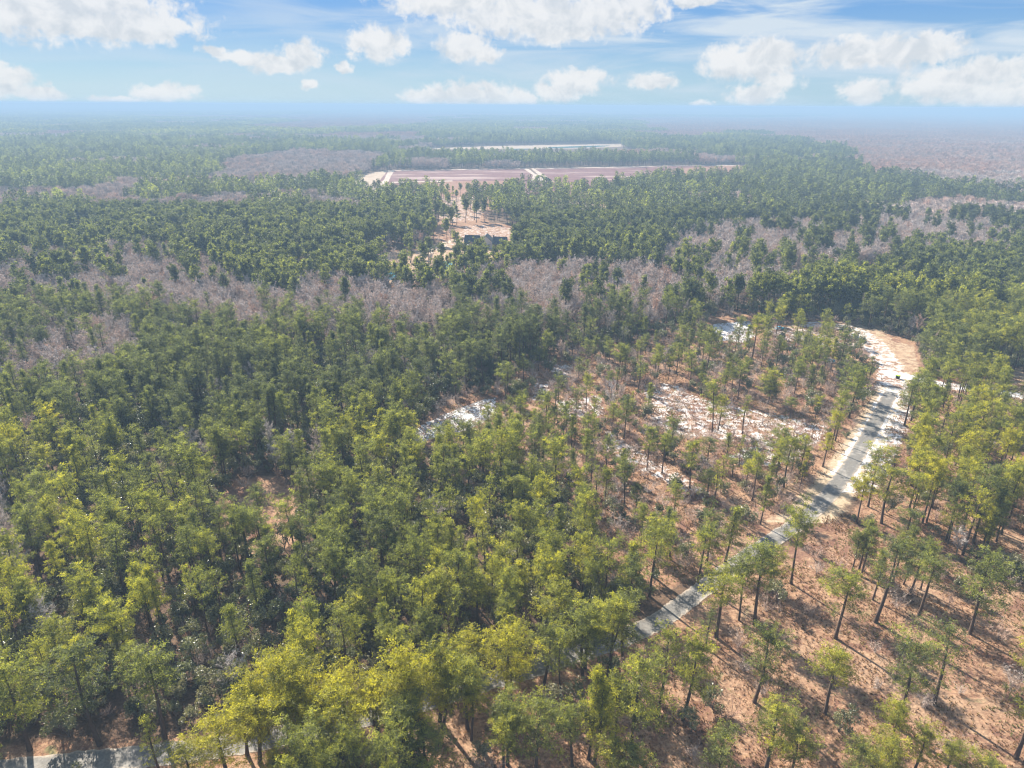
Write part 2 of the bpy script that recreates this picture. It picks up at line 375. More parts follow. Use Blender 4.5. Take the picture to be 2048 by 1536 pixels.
def fans(g, rng, C, nl, L, Wd, up, m=0, tone=None, cone=False):
    """needle tufts / leaves: nl triangles per centre"""
    N = len(C); D = rng.normal(size=(N, nl, 3)); D[..., 2] += up; D = unit(D)
    Wv = unit(np.cross(D, rng.normal(size=(N, nl, 3))))*Wd*.5*rng.uniform(.7, 1.3, (N, nl, 1))
    Ln = L*rng.uniform(.65, 1.25, (N, nl, 1)); C3 = C[:, None]
    if cone: V = np.stack([C3-Wv, C3+Wv, C3+D*Ln], 2)
    else: V = np.stack([C3+0*D, C3+D*Ln-Wv, C3+D*Ln*.95+Wv], 2)
    K = N*nl; T = np.arange(K*3).reshape(K, 3)
    tn = .5 if tone is None else np.repeat(tone, nl*3)
    g.add(V.reshape(-1, 3), T, m, tn)

PROF = {'round': lambda u: np.sqrt(np.clip(1-(2*u-.85)**2/1.35, 0.05, 1)),
        'flat': lambda u: .55+.45*np.sin(np.clip(u*1.25, 0, 1)*math.pi*.62),
        'narrow': lambda u: .80*(1-u*.75),
        'broad': lambda u: np.sqrt(np.clip(1-(u*.95)**2, .08, 1))}
def pine(seed, H=18., cs=.48, R=3.3, shape='round', limbs=30, clumps=4, tufts=10, nl=8, L=.44, Wd=.095, lim=True, fork=False, lean=.3, snags=True):
    R *= 1.06; rng = np.random.RandomState(seed); tk = Geo(); cr = Geo(); f = PROF[shape]
    z = np.linspace(0, 1, 9); la = rng.uniform(0, 6.28); b1 = rng.normal(size=2)*.22
    ax = lambda t: np.stack([np.cos(la)*lean*t**1.5+b1[0]*np.sin(t*3.5), np.sin(la)*lean*t**1.5+b1[1]*np.sin(t*3.1), H*.97*t], -1)
    r0 = .155+.0065*H
    tube(tk, ax(z), r0*np.array([1.35, 1.0, .93, .86, .76, .62, .46, .28, .08]), 6)
    asym = rng.uniform(0, 6.28); aa = rng.uniform(.08, .32)
    ga = rng.uniform(0, 6.28); C = []; TN = []
    for i in range(limbs):
        u = (i+rng.uniform(.1, .9))/limbs; u = u**.9; t = cs+(1-cs)*u*.97
        if rng.rand() < .12: continue
        ga += 2.4+rng.normal()*.35
        ln = R*float(f(u))*rng.uniform(.68, 1.18)*(1+aa*math.cos(ga-asym))
        pit = math.radians(-4+50*u+rng.normal()*9)
        o = ax(np.array(t)); dr = np.array([math.cos(ga), math.sin(ga), 0])
        s = np.linspace(0, 1, 5)[:, None]
        pts = o+dr*ln*s*math.cos(pit)+np.array([0, 0, 1])*(ln*s*math.sin(pit)+ln*.22*s**2)
        if lim: tube(tk, pts, (.065*(1-u*.5))*np.array([1, .8, .62, .42, .2]), 3)
        ct = rng.normal()*.13
        nc = max(2, int(round(clumps*(ln/R)+.4)))
        for s_ in np.linspace(.34 if ln > R*.5 else .15, 1.02, nc):
            side = rng.normal()*.22*ln*(.4+s_*.6)
            p = o+dr*ln*s_*math.cos(pit)+np.array([-dr[1], dr[0], 0])*side
            p[2] += ln*s_*math.sin(pit)+ln*.22*s_**2+rng.normal()*.12+.1
            k = tufts+rng.randint(-1, 2)
            q = p+rng.normal(size=(k, 3))*np.array([.44, .44, .20])*(.75+.25*R/3.3)
            C.append(q); TN.append(np.clip(.46+ct+rng.normal()*.17+rng.normal(size=k)*.16, 0, 1))
    tp = ax(np.array(.98)); q = tp+rng.normal(size=(tufts*3, 3))*np.array([.45, .45, .35]); C.append(q); TN.append(np.full(len(q), .6))
    C = np.concatenate(C); TN = np.concatenate(TN)
    fans(cr, rng, C, nl, L, Wd, .35, 0, TN)
    if snags and lim:
        for i in range(5):
            t = rng.uniform(cs*.45, cs); a = rng.uniform(0, 6.28); o = ax(np.array(t)); l = rng.uniform(.5, 1.5)
            tube(tk, [o, o+np.array([math.cos(a)*l, math.sin(a)*l, rng.uniform(-.1, .3)])], [.035, .01], 3)
    if fork:
        o = ax(np.array(.42)); a = rng.uniform(0, 6.28); s = np.linspace(0, 1, 5)[:, None]
        pts = o+np.array([math.cos(a)*1.5, math.sin(a)*1.5, 0])*np.sqrt(s)+np.array([0, 0, H*.42])*s
        tube(tk, pts, .14*np.array([1, .85, .7, .45, .15]), 5)
    return tk, cr
def bare(seed, H=12., R=3.0, n1=10, n2=8, n3=7, w=.07, shrub=False, seg=5):
    rng = np.random.RandomState(seed); tk = Geo(); tw = Geo()
    ft = .28 if not shrub else .02
    z = np.linspace(0, 1, 6)[:, None]; bd = rng.normal(size=2)*.25
    base = lambda t: np.array([bd[0]*math.sin(t*3), bd[1]*math.sin(t*2.6), H*.8*t])
    if not shrub: tube(tk, [base(t) for t in (0, .2, .4, .6, .8, 1)], .16*H/12*np.array([1.3, 1, .8, .6, .35, .1]), seg)
    for i in range(n1):
        t = ft+(1-ft)*(i+.5)/n1*.9 if not shrub else 0.01
        o = base(t); a = i*2.4+rng.normal()*.4; pit = math.radians(rng.uniform(38, 68)); l1 = R*rng.uniform(.8, 1.25)*(1.25-t*.6)
        if shrub: pit = math.radians(rng.uniform(35, 85)); l1 = H*rng.uniform(.6, .95)
        d1 = np.array([math.cos(a)*math.cos(pit), math.sin(a)*math.cos(pit), math.sin(pit)])
        s = np.linspace(0, 1, 4)[:, None]; pts = o+d1*l1*s+np.array([0, 0, 1])*l1*.18*s**2
        tube(tk, pts, (.06 if not shrub else .03)*np.array([1, .7, .45, .15]), 3)
        ss = np.linspace(.2, 1, n2)
        O = o+d1*l1*ss[:, None]+np.array([0, 0, 1])*l1*.18*ss[:, None]**2
        D = unit(d1+rng.normal(size=(n2, 3))*.55+np.array([0, 0, .25])); l2 = l1*.45*rng.uniform(.6, 1.2, (n2, 1))
        Wv = unit(np.cross(D, rng.normal(size=(n2, 3))))*w*.6
        tn = np.full(n2*3, .45+rng.normal()*.1)
        tw.add(np.stack([O-Wv, O+Wv, O+D*l2], 1).reshape(-1, 3), np.arange(n2*3).reshape(-1, 3), 0, tn)
        for k in range(n2):
            s3 = np.linspace(.15, 1, n3)[:, None]; O3 = O[k]+D[k]*l2[k]*s3
            fans(tw, rng, np.repeat(O3, 2, 0), 1, l2[k][0]*.55+.15, w, .5, 0, np.full(2*n3, .55+rng.normal()*.15), True)
    return tk, tw
def leafy(seed, R=1.6, H=3., n=260, nl=4, L=.26, Wd=.2):
    rng = np.random.RandomState(seed); g = Geo()
    nb = 7; bc = rng.normal(size=(nb, 3))*np.array([R*.42, R*.42, H*.16])+np.array([0, 0, H*.58])
    d = unit(rng.normal(size=(n, 3))); which = rng.randint(0, nb, n); rr = rng.uniform(.25, .5, nb)
    C = bc[which]+d*np.array([R, R, H*.55])*rr[which][:, None]*rng.uniform(.6, 1.1, (n, 1))
    C[:, 2] = np.abs(C[:, 2])+.05
    tn = np.clip(.5+rng.normal(size=nb)[which]*.13+rng.normal(size=n)*.14, 0, 1)
    fans(g, rng, C, nl, L, Wd, .2, 0, tn)
    for i in range(7):
        a = rng.uniform(0, 6.28); t = bc[i % nb]
        tube(g, [np.array([0, 0, 0]), t*.5+rng.normal(size=3)*.1, t], [.05, .035, .015], 3, 1)
    return g

SRC = []                       # meshes that the uncounted masses are scattered from
def source(name, mesh):
    o = bpy.data.objects.new(name, mesh); SRC.append(o); return o

# --- near pine kinds: (crown word, trunk mesh, crown mesh)
PKINDS = [('rounded', dict(shape='round', cs=.46, R=3.3)), ('flat-topped', dict(shape='flat', cs=.58, R=3.5, limbs=26)),
          ('narrow', dict(shape='narrow', cs=.36, R=3.0, limbs=34)), ('broad', dict(shape='broad', cs=.40, R=3.9, limbs=34)),
          ('airy', dict(shape='round', cs=.52, R=3.0, limbs=20, tufts=5)), ('rounded', dict(shape='round', cs=.54, R=2.9, limbs=28)),
          ('broad', dict(shape='broad', cs=.52, R=3.6, fork=True)), ('narrow', dict(shape='narrow', cs=.5, R=3.1, limbs=26)),
          ('lopsided', dict(shape='flat', cs=.44, R=3.6, limbs=24, lean=1.4)), ('airy', dict(shape='narrow', cs=.44, R=3.3, limbs=20, tufts=5)),
          ('wide spreading', dict(shape='broad', cs=.34, R=6.0, limbs=64, clumps=8, fork=True))]
PN = []
for i, (w, kw) in enumerate(PKINDS):
    tk, cr = pine(100+i, **kw)
    PN.append((w, tk.mesh('pine_trunk', [M_BARK]), cr.mesh('pine_crown', [M_NEEDLE]), tk, cr))
def joined(tk, cr, name, mats):
    g = Geo(); g.merge(tk)
    V, T, M, A, S = cr.cat(); g.V.append(V); g.T.append(T+g.n); g.M.append(M+1); g.A.append(A); g.S.append(S); g.n += len(V)
    return g.mesh(name, mats), g
P_NEAR = [source('pine_near', joined(tk, cr, 'pine_near', [M_BARK, M_NEEDLE])[0]) for (_, _, _, tk, cr) in PN[:10]]
P_MID = []
for i in range(6):
    kw = dict(PKINDS[i][1]); kw.update(limbs=24, clumps=4, tufts=5, nl=5, L=.8, Wd=.42, snags=False)
    tk, cr = pine(200+i, **kw); P_MID.append(source('pine_mid', joined(tk, cr, 'pine_mid', [M_BARK, M_NEEDLE])[0]))
def tiny_pine(rng, n=34, size=1.3, seg=3):
    g = Geo(); H = 17.0
    tube(g, [(0, 0, 0), (0, 0, H*.9)], [.26, .1], 3, 0)
    u = rng.rand(n); z = H*(.45+.55*u); r = 3.0*np.sqrt(np.clip(1-(2*u-.85)**2/1.35, .05, 1))*rng.uniform(.3, 1, n)
    a = rng.rand(n)*6.28; C = np.stack([r*np.cos(a), r*np.sin(a), z], -1)
    fans(g, rng, C, 3, size, size*.75, .5, 1, np.clip(.5+rng.normal(size=n)*.22, 0, 1)); return g
def tiny_bare(rng, n=34):
    g = Geo(); H = 12.0
    tube(g, [(0, 0, 0), (0, 0, H*.8)], [.2, .06], 3, 0)
    u = rng.rand(n); z = H*(.35+.45*u); r = 2.4*rng.uniform(.1, 1, n); a = rng.rand(n)*6.28
    C = np.stack([r*np.cos(a), r*np.sin(a), z], -1)
    fans(g, rng, C, 5, 2.2, .34, 1.1, 1, np.clip(.5+rng.normal(size=n)*.2, 0, 1), True); return g
def tile(seed, size, count, kind, n=34, s0=1.3):
    rng = np.random.RandomState(seed); g = Geo()
    protos = [tiny_pine(rng, n, s0) if kind == 'pine' else tiny_bare(rng, n) for _ in range(6)]
    m = int(math.ceil(math.sqrt(count))); st = size/m
    for i in range(m):
        for j in range(m):
            if rng.rand() < .1: continue
            x = -size/2+(i+rng.rand())*st; y = -size/2+(j+rng.rand())*st
            g.merge(protos[rng.randint(6)], (x, y, 0), rng.uniform(.7, 1.42), rng.rand()*6.28, rng.normal()*.17)
    return g
P_T30 = [source('pine_tile', tile(300+i, 30, 14, 'pine', 60, 1.15).mesh('pine_tile', [M_BARK, M_NEEDLE])) for i in range(6)]
P_T150 = [source('pine_block', tile(320+i, 150, 330, 'pine', 16, 2.3).mesh('pine_block', [M_BARK, M_NEEDLE])) for i in range(4)]
BN = []
for i in range(6):
    tk, tw = bare(400+i, H=[12, 13, 10, 12, 9, 14][i], R=[3.0, 3.4, 2.6, 2.8, 2.8, 3.2][i])
    BN.append((['spreading', 'tall', 'short', 'slender', 'rounded', 'tall'][i], tk.mesh('bare_trunk', [M_GREYBARK]), tw.mesh('bare_branches', [M_TWIG]), tk, tw))
B_NEAR = [source('bare_near', joined(tk, tw, 'bare_near', [M_GREYBARK, M_TWIG])[0]) for (_, _, _, tk, tw) in BN]
B_MID = []
for i in range(4):
    tk, tw = bare(430+i, H=12, R=3.1, n1=10, n2=7, n3=5, w=.17); B_MID.append(source('bare_mid', joined(tk, tw, 'bare_mid', [M_GREYBARK, M_TWIG])[0]))
B_T30 = [source('bare_tile', tile(340+i, 30, 30, 'bare', 44).mesh('bare_tile', [M_GREYBARK, M_TWIG])) for i in range(4)]
B_T150 = [source('bare_block', tile(360+i, 150, 500, 'bare', 20).mesh('bare_block', [M_GREYBARK, M_TWIG])) for i in range(3)]
S_MESH = [leafy(500+i, R=[1.6, 2.2, 1.3, 1.9, 1.5][i], H=[3.2, 4.6, 2.2, 3.6, 5.2][i], n=[260, 340, 200, 280, 320][i]).mesh('leafy_shrub', [M_LEAF, M_GREYBARK]) for i in range(5)]
S_SRC = [source('shrub_near', m) for m in S_MESH]
def bshrub(i):
    tk, tw = bare(540+i, H=[2.2, 3.0, 1.8, 2.6][i], R=2, n1=8, n2=6, n3=5, w=.035, shrub=True)
    return joined(tk, tw, 'bare_shrub', [M_GREYBARK, M_TWIG])[0]
BS_MESH = [bshrub(i) for i in range(4)]
BS_SRC = [source('brush_near', m) for m in BS_MESH]
def grass_tile(seed, size=6., n=70):
    rng = np.random.RandomState(seed); g = Geo()
    C = np.stack([rng.uniform(-size/2, size/2, n), rng.uniform(-size/2, size/2, n), np.full(n, .0)], -1)
    fans(g, rng, C, 7, .42, .10, 1.6, 0, np.clip(.45+rng.normal(size=n)*.25, 0, 1), True); return g
G_SRC = [source('stalks', grass_tile(600+i).mesh('stalks', [M_STRAW])) for i in range(4)]

# ------------------------------------------------------------------ object helpers
COL = SC.collection
def tag(o, label=None, cat=None, group=None, kind=None):
    if label: o['label'] = label
    if cat: o['category'] = cat
    if group: o['group'] = group
    if kind: o['kind'] = kind
    return o
def obj(name, me, parent=None):
    o = bpy.data.objects.new(name, me); COL.objects.link(o)
    if parent: o.parent = parent
    return o
def empty(name, loc, rz=0.0):
    o = bpy.data.objects.new(name, None); COL.objects.link(o); o.location = loc; o.rotation_euler = (0, 0, rz)
    o.empty_display_size = .5; return o
def scatter(name, xy, var, rot, scl, tint, sources, mats):
    N = len(xy); me = bpy.data.meshes.new(name); me.vertices.add(N)
    me.vertices.foreach_set('co', np.concatenate([xy, np.zeros((N, 1))], 1).astype(np.float32).ravel())
    for nm, ty, arr in (('v', 'INT', np.asarray(var, np.int32)), ('r', 'FLOAT', np.asarray(rot, np.float32)), ('tint', 'FLOAT', np.asarray(tint, np.float32))):
        a = me.attributes.new(nm, ty, 'POINT'); a.data.foreach_set('value', arr)
    a = me.attributes.new('s', 'FLOAT_VECTOR', 'POINT'); a.data.foreach_set('vector', np.asarray(scl, np.float32).ravel())
    for m in mats: me.materials.append(m)
    o = obj(name, me); ng = bpy.data.node_groups.new(name, 'GeometryNodeTree')
    ng.interface.new_socket('Geometry', in_out='INPUT', socket_type='NodeSocketGeometry')
    ng.interface.new_socket('Geometry', in_out='OUTPUT', socket_type='NodeSocketGeometry')
    gi = ng.nodes.new('NodeGroupInput'); go = ng.nodes.new('NodeGroupOutput'); jn = ng.nodes.new('GeometryNodeJoinGeometry')
    L = ng.links.new
    def na(nm, ty):
        n = ng.nodes.new('GeometryNodeInputNamedAttribute'); n.data_type = ty; n.inputs[0].default_value = nm
        return n.outputs['Attribute']
    av, ar, as_ = na('v', 'INT'), na('r', 'FLOAT'), na('s', 'FLOAT_VECTOR')
    cx = ng.nodes.new('ShaderNodeCombineXYZ'); L(ar, cx.inputs[2])
    for k, src in enumerate(sources):
        if not (np.asarray(var) == k).any(): continue
        oi = ng.nodes.new('GeometryNodeObjectInfo'); oi.inputs['Object'].default_value = src
        cp = ng.nodes.new('FunctionNodeCompare'); cp.data_type = 'INT'; cp.operation = 'EQUAL'
        L(av, cp.inputs['A'] if False else cp.inputs[2]); cp.inputs[3].default_value = k
        ip = ng.nodes.new('GeometryNodeInstanceOnPoints')
        L(gi.outputs[0], ip.inputs['Points']); L(cp.outputs[0], ip.inputs['Selection']); L(oi.outputs['Geometry'], ip.inputs['Instance'])
        L(cx.outputs[0], ip.inputs['Rotation']); L(as_, ip.inputs['Scale']); L(ip.outputs[0], jn.inputs[0])
    L(jn.outputs[0], go.inputs[0])
    md = o.modifiers.new('scatter', 'NODES'); md.node_group = ng
    return o

# ------------------------------------------------------------------ ground, road, fields, water
def build_ground():
    def axis(fine0, fine1, step, lo, hi):
        a = list(np.arange(fine0, fine1+.01, step)); s = step; v = fine1
        while v < hi: s = min(s*1.12, 4000); v += s; a.append(min(v, hi))
        s = step; v = fine0; b = []
        while v > lo: s = min(s*1.12, 4000); v -= s; b.append(max(v, lo))
        return np.array(b[::-1]+a)
    xs = axis(-170, 260, 1.25, -60000, 60000); ys = axis(55, 620, 1.25, -8000, 75000)
    X, Y = np.meshgrid(xs, ys); nx, ny = len(xs), len(ys); x, y = X.ravel(), Y.ravel()
    V = np.stack([x, y, np.zeros_like(x)], -1)
    i = np.arange((ny-1)*nx).reshape(ny-1, nx)[:, :-1].ravel()
    Q = np.stack([i, i+1, i+nx+1, i+nx], -1)
    me = mesh_from('ground', V, Q, [M_GROUND])
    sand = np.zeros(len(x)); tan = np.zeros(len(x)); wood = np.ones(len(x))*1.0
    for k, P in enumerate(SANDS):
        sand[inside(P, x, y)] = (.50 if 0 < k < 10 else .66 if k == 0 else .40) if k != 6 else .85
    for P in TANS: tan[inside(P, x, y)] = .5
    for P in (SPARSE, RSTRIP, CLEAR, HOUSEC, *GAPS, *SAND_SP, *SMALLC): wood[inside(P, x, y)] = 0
    dr = dseg(ROAD, x, y); tan = np.maximum(tan, np.clip(1.25-np.abs(dr)/7.5, 0, .8)*(y > 150))
    sand = np.maximum(sand, np.clip(1.35-dr/4.2, 0, .62)*(y > 175))
    sand = np.maximum(sand, np.clip(1.3-dseg(VERGE, x, y)/4.5, 0, .55)*(y > 165))
    sand = np.maximum(sand, np.clip(1.25-dseg(TRACK, x, y)/6.5, 0, .52)); sand = np.maximum(sand, np.clip(1.5-dseg(DRIVE, x, y)/3.6, 0, 1))
    for nm, a in (('sand', sand), ('tan', tan), ('wood', wood)):
        at = me.attributes.new(nm, 'FLOAT', 'POINT'); at.data.foreach_set('value', a.astype(np.float32))
    tag(obj('ground', me), kind='structure')
M_GROUND = ground_mat()
build_ground()
def ribbon(name, line, w, z, m):
    d = unit(np.gradient(line, axis=0)); nrm = np.stack([-d[:, 1], d[:, 0]], -1)
    rs = np.random.RandomState(4); e1 = w/2+rs.normal(size=(len(line), 1))*.12; e2 = w/2+rs.normal(size=(len(line), 1))*.12
    V = np.concatenate([np.c_[line+nrm*e1, np.full(len(line), z)], np.c_[line-nrm*e2, np.full(len(line), z)]])
    n = len(line); Q = [(i, i+n, i+n+1, i+1) for i in range(n-1)]
    me = mesh_from(name, V, Q, [m]); at = me.attributes.new('across', 'FLOAT', 'POINT')
    at.data.foreach_set('value', np.r_[np.ones(n), -np.ones(n)].astype(np.float32))
    return tag(obj(name, me), kind='structure')
def asphalt():
    m, b = mat('asphalt'); tc = b.n('ShaderNodeTexCoord'); P = tc.outputs['Object']
    a = b.noise(P, .25, 6, .6); c = b.noise(P, 2.5, 5, .7)
    col = b.mix(b.mr(c, .3, .7), (.125,.115,.102), (.21,.195,.172)); col = b.mix(b.m('MULTIPLY', b.mr(a, .50, .66), .7), col, (.36,.33,.29))
    ac = b.m('ABSOLUTE', b.attr('across'))
    wh = b.m('SUBTRACT', 1.0, b.m('MULTIPLY', b.m('ABSOLUTE', b.m('SUBTRACT', ac, .45)), 5.0), clamp=True)
    col = b.mix(b.m('MULTIPLY', wh, .45), col, (.13,.125,.12))
    ed = b.mr(b.m('ADD', ac, b.m('MULTIPLY', b.m('SUBTRACT', b.noise(P, .7, 5, .7), .5), 1.3)), .72, 1.05)
    col = b.mix(ed, col, (.42,.34,.26))
    crk = b.mr(b.noise(P, 1.1, 8, .75, 2.5), .49, .51); col = b.mix(b.m('MULTIPLY', b.m('MULTIPLY', crk, b.m('SUBTRACT', 1.0, crk)), 2.4), col, (.06,.06,.06))
    p = b.n('ShaderNodeBsdfPrincipled'); b.link(col, p.inputs['Base Color']); p.inputs['Roughness'].default_value = .8
    o = b.n('ShaderNodeOutputMaterial'); b.link(p.outputs[0], o.inputs[0]); return m
M_ASPH = asphalt()
ribbon('road', smooth_line(ROAD, 2), 4.5, .05, M_ASPH)
def patch(name, P, z, m):
    P = np.asarray(P); V = np.c_[P, np.full(len(P), z)]
    me = bpy.data.meshes.new(name); me.from_pydata([tuple(v) for v in V], [], [tuple(range(len(V)))]); me.materials.append(m)
    a = bpy.data.objects.new(name, me); COL.objects.link(a)
    if me.polygons[0].normal.z < 0: me.flip_normals()
    return tag(a, kind='structure')
def field_mat(name, c1, c2, c3, th=.6):
    m, b = mat(name); tc = b.n('ShaderNodeTexCoord'); P = tc.outputs['Object']
    mp = b.n('ShaderNodeMapping'); b.link(P, mp.inputs[0]); mp.inputs['Scale'].default_value = (.006, .03, 1)
    a = b.noise(mp.outputs[0], 1.0, 5, .6); c = b.noise(P, .12, 5, .6)
    col = b.mix(b.mr(c, .3, .7), c1, c2); col = b.mix(b.m('MULTIPLY', b.mr(a, th, th+.1), .8), col, c3)
    p = b.n('ShaderNodeBsdfPrincipled'); b.link(col, p.inputs['Base Color']); p.inputs['Roughness'].default_value = .95; p.inputs['Specular IOR Level'].default_value = .1
    o = b.n('ShaderNodeOutputMaterial'); b.link(p.outputs[0], o.inputs[0]); return m
M_FIELD = field_mat('purple_field', (.14,.066,.064), (.20,.105,.095), (.42,.32,.28), .54)
M_FIELD2 = field_mat('russet_field', (.22,.115,.08), (.28,.16,.11), (.6,.47,.36), .62)
M_SANDF = field_mat('sand_track', (.36,.28,.22), (.52,.44,.37), (.58,.51,.45))
M_FARG = field_mat('far_clearing', (.33,.25,.18), (.44,.36,.27), (.22,.17,.10))
patch('field', FIELD_L, .06, M_FIELD); patch('field', poly([(1070,337),(1350,331),(1480,330),(1500,346),(1300,356),(1110,392)]), .09, M_FIELD)
patch('field', poly([(700,395),(700,352),(776,341),(750,372),(735,395)]), .12, M_FARG)
patch('field', poly([(810,366),(905,362),(1020,362),(1030,392),(830,395)]), .12, M_FIELD2)
patch('field', poly([(1280,352),(1360,338),(1420,331),(1480,330),(1500,346)]), .12, M_FIELD2)
for q in ([(777,341),(790,340),(782,352),(776,366),(775,392),(735,392),(752,372),(768,360)], [(789,340.4),(1052,336.4),(1050,337.9),(789,341.9)],
          [(782,364),(905,361),(905,363),(782,366)], [(1047,338),(1056,337),(1070,348),(1098,356),(1105,362),(1062,362),(1066,350)],
          [(1062,337),(1068,336.8),(1092,352),(1108,364),(1094,364),(1078,351)], [(1070,337),(1350,331),(1480,330),(1480,331.2),(1350,332.5),(1072,338.5)]):
    patch('sandy_track', poly(q), .16, M_SANDF)
patch('far_clearing', poly([(840,297),(960,293),(1100,290),(1240,288),(1255,293),(1150,297),(1000,298),(850,299)]), .1, M_FARG)
def water():
    m, b = mat('water'); p = b.n('ShaderNodeBsdfPrincipled'); p.inputs['Base Color'].default_value = (.05,.20,.26,1)
    p.inputs['Roughness'].default_value = .12
    tc = b.n('ShaderNodeTexCoord'); bp = b.n('ShaderNodeBump'); bp.inputs['Strength'].default_value = .15; b.link(b.noise(tc.outputs['Object'], .8), bp.inputs['Height']); b.link(bp.outputs[0], p.inputs['Normal'])
    o = b.n('ShaderNodeOutputMaterial'); b.link(p.outputs[0], o.inputs[0]); return m
M_WATER = water()
for q in ([(1095,294.5),(1180,291.5),(1230,291),(1200,294),(1140,296),(1100,297)], [(1010,298),(1060,297),(1060,299),(1020,300)],
          [(868,526),(890,521),(912,528),(905,541),(882,545),(866,537)], [(772,546),(795,542),(815,545),(812,556),(790,562),(772,558)]):
    patch('pond', smooth_line(np.vstack([poly(q), poly(q)[:1]]), 2)[:-1], .2, M_WATER)

# ------------------------------------------------------------------ where trees stand
rng = np.random.RandomState(7)
def grid(step, y0, y1, margin=45):
    xs = np.arange(-.80*y1-margin-20, .80*y1+margin+20, step); ys = np.arange(y0, y1, step)
    X, Y = np.meshgrid(xs, ys); x = X.ravel()+rng.uniform(0, step, X.size); y = Y.ravel()+rng.uniform(0, step, X.size)
    k = np.abs(x) < .76*(y*.93+38)+margin
    return x[k], y[k]
# hand-read pines: (base px, top px, crown width factor, kind, tone)
HAND = []
def hp(ox, oy, s, rows):
    for (bx, by, tx, ty, kd, tn, cw) in rows: HAND.append((ox+bx/s, oy+by/s, ox+tx/s, oy+ty/s, kd, tn, cw))
hp(1350, 1036, 2.934, [(45,1185,85,715,0,.7,1.0),(465,625,540,165,5,.6,1.15),(375,600,390,260,5,.6,.8),(240,700,250,310,1,.75,1.25),(680,385,725,-30,1,.6,.9),
 (180,765,190,545,9,.35,1.0),(465,1080,500,670,0,.65,1.1),(880,1150,930,780,5,.65,1.05),(940,705,990,315,6,.7,1.15),(1175,610,1260,150,4,.5,1.2),
 (1430,575,1500,230,1,.6,1.1),(1380,440,1450,160,0,.55,.9),(1730,680,1830,210,3,.55,1.0),(1515,1095,1640,640,4,.5,1.1),(1300,1230,1400,780,8,.55,1.1),
 (2000,1410,2060,930,0,.7,1.0),(535,1467,570,1090,3,.6,1.1),(680,1500,700,1225,0,.65,1.1),(265,1570,265,1250,0,.7,1.05),(1250,1430,1260,1090,5,.6,.8),
 (1200,1590,1200,1290,3,.7,1.1),(1380,1530,1395,1230,0,.6,.9),(1020,1620,1000,1330,0,.75,.9),(2045,810,2040,520,0,.8,.9),(2060,1050,2010,700,3,.7,.9),
 (1090,345,1070,60,0,.55,.9),(1040,310,1050,85,5,.55,.8),(1160,480,1200,180,2,.5,.8),(1270,400,1290,120,5,.5,.8),(1340,390,1370,240,2,.55,.9),
 (1440,420,1450,140,5,.5,.7),(1820,185,1850,-60,2,.5,.8),(1885,140,1950,-100,7,.5,.8),(1750,150,1790,-90,5,.55,.8),(555,400,600,165,3,.65,1.0),
 (1080,300,1120,0,2,.6,.8),(1350,300,1380,60,7,.5,.8),(1330,220,1340,-40,0,.6,.9),(1600,150,1640,-80,3,.5,.9),(2080,600,2090,350,4,.5,1.1),
 (1560,1560,1580,1320,5,.6,.9),(1760,1700,1770,1420,0,.65,1.0)])
hp(700, 1036, 2.926, [(1235,1055,1235,660,9,.7,.7),(1515,930,1500,480,6,.7,1.0),(1600,870,1590,465,0,.75,1.2),(1375,880,1340,520,3,.65,1.1),(1800,1165,1840,680,4,.65,1.0),
 (1635,1370,1690,840,3,.75,1.0),(1550,1310,1560,940,0,.7,.9),(1395,1410,1400,880,2,.65,.8),(1090,1460,1110,1060,3,.7,1.1),(920,1440,950,1060,5,.65,1.0),
 (1430,1430,1440,960,2,.65,.9),(1300,1450,1330,1110,5,.65,.9),(545,1230,560,870,0,.85,1.15),(365,1310,350,880,3,.85,1.15),(150,1240,130,940,0,.85,1.0),
 (710,1300,720,1000,5,.7,.9),(450,1530,500,1235,3,.55,1.2),(950,1080,950,845,0,.9,1.1),(700,960,710,665,3,.85,1.2),(990,890,990,640,0,.9,1.2),
 (1350,500,1350,160,4,.85,1.1),(1615,480,1630,130,2,.9,1.0),(1775,345,1800,0,3,.7,1.1),(750,640,740,300,2,.75,1.1),(1000,560,990,235,2,.75,1.0),
 (520,640,520,290,3,.75,1.1),(1220,220,1225,-90,2,.6,.9),(1000,220,1000,-80,5,.55,.9),(610,300,620,0,2,.7,1.0),(80,760,80,440,3,.75,1.1),
 (900,1500,900,1150,5,.7,.9),(1500,1560,1510,1290,0,.75,1.1),(1640,1600,1650,1330,3,.75,1.0)])
hp(420, 1250, 5.12, [(830,1230,700,385,10,1.0,1.15),(600,1120,570,655,0,.95,1.2),(860,1180,980,700,5,.85,1.1),(1140,1270,1110,745,0,.8,1.1),(1390,1480,1350,645,3,.85,1.1),
 (1740,1170,1700,565,6,.75,1.1),(1990,1190,1960,260,3,.85,1.1),(200,1600,220,950,3,.95,1.2),(1880,1640,1800,1180,0,.85,1.2),(380,1330,300,820,0,.95,1.2),
 (1100,1640,1060,1250,0,.85,1.1),(720,1700,680,1330,5,.8,1.0),(-180,1700,-190,1250,0,.8,1.1)])
hp(1280, 740, 5.12, [(735,675,790,130,8,.45,.8),(1050,650,1110,265,9,.55,1.0),(1535,485,1560,280,5,.6,1.0),(1315,345,1330,90,3,.5,1.1),(70,1025,130,590,0,.5,.8),
 (225,1050,260,640,5,.6,.8),(880,890,915,645,2,.6,.9),(510,1210,560,730,0,.5,.8),(1070,1230,1120,930,5,.65,.9),(1420,985,1380,600,3,.45,1.1),
 (1470,1200,1560,700,0,.45,.9),(1320,1200,1350,870,2,.7,.8),(690,1290,700,1030,3,.6,1.1),(1870,990,1890,640,7,.85,.9),(1700,985,1720,840,2,.9,.7),
 (80,450,100,120,2,.5,.7),(940,205,940,0,5,.5,.9),(690,970,700,700,0,.5,1.0),(945,1090,960,890,8,.6,1.0)])
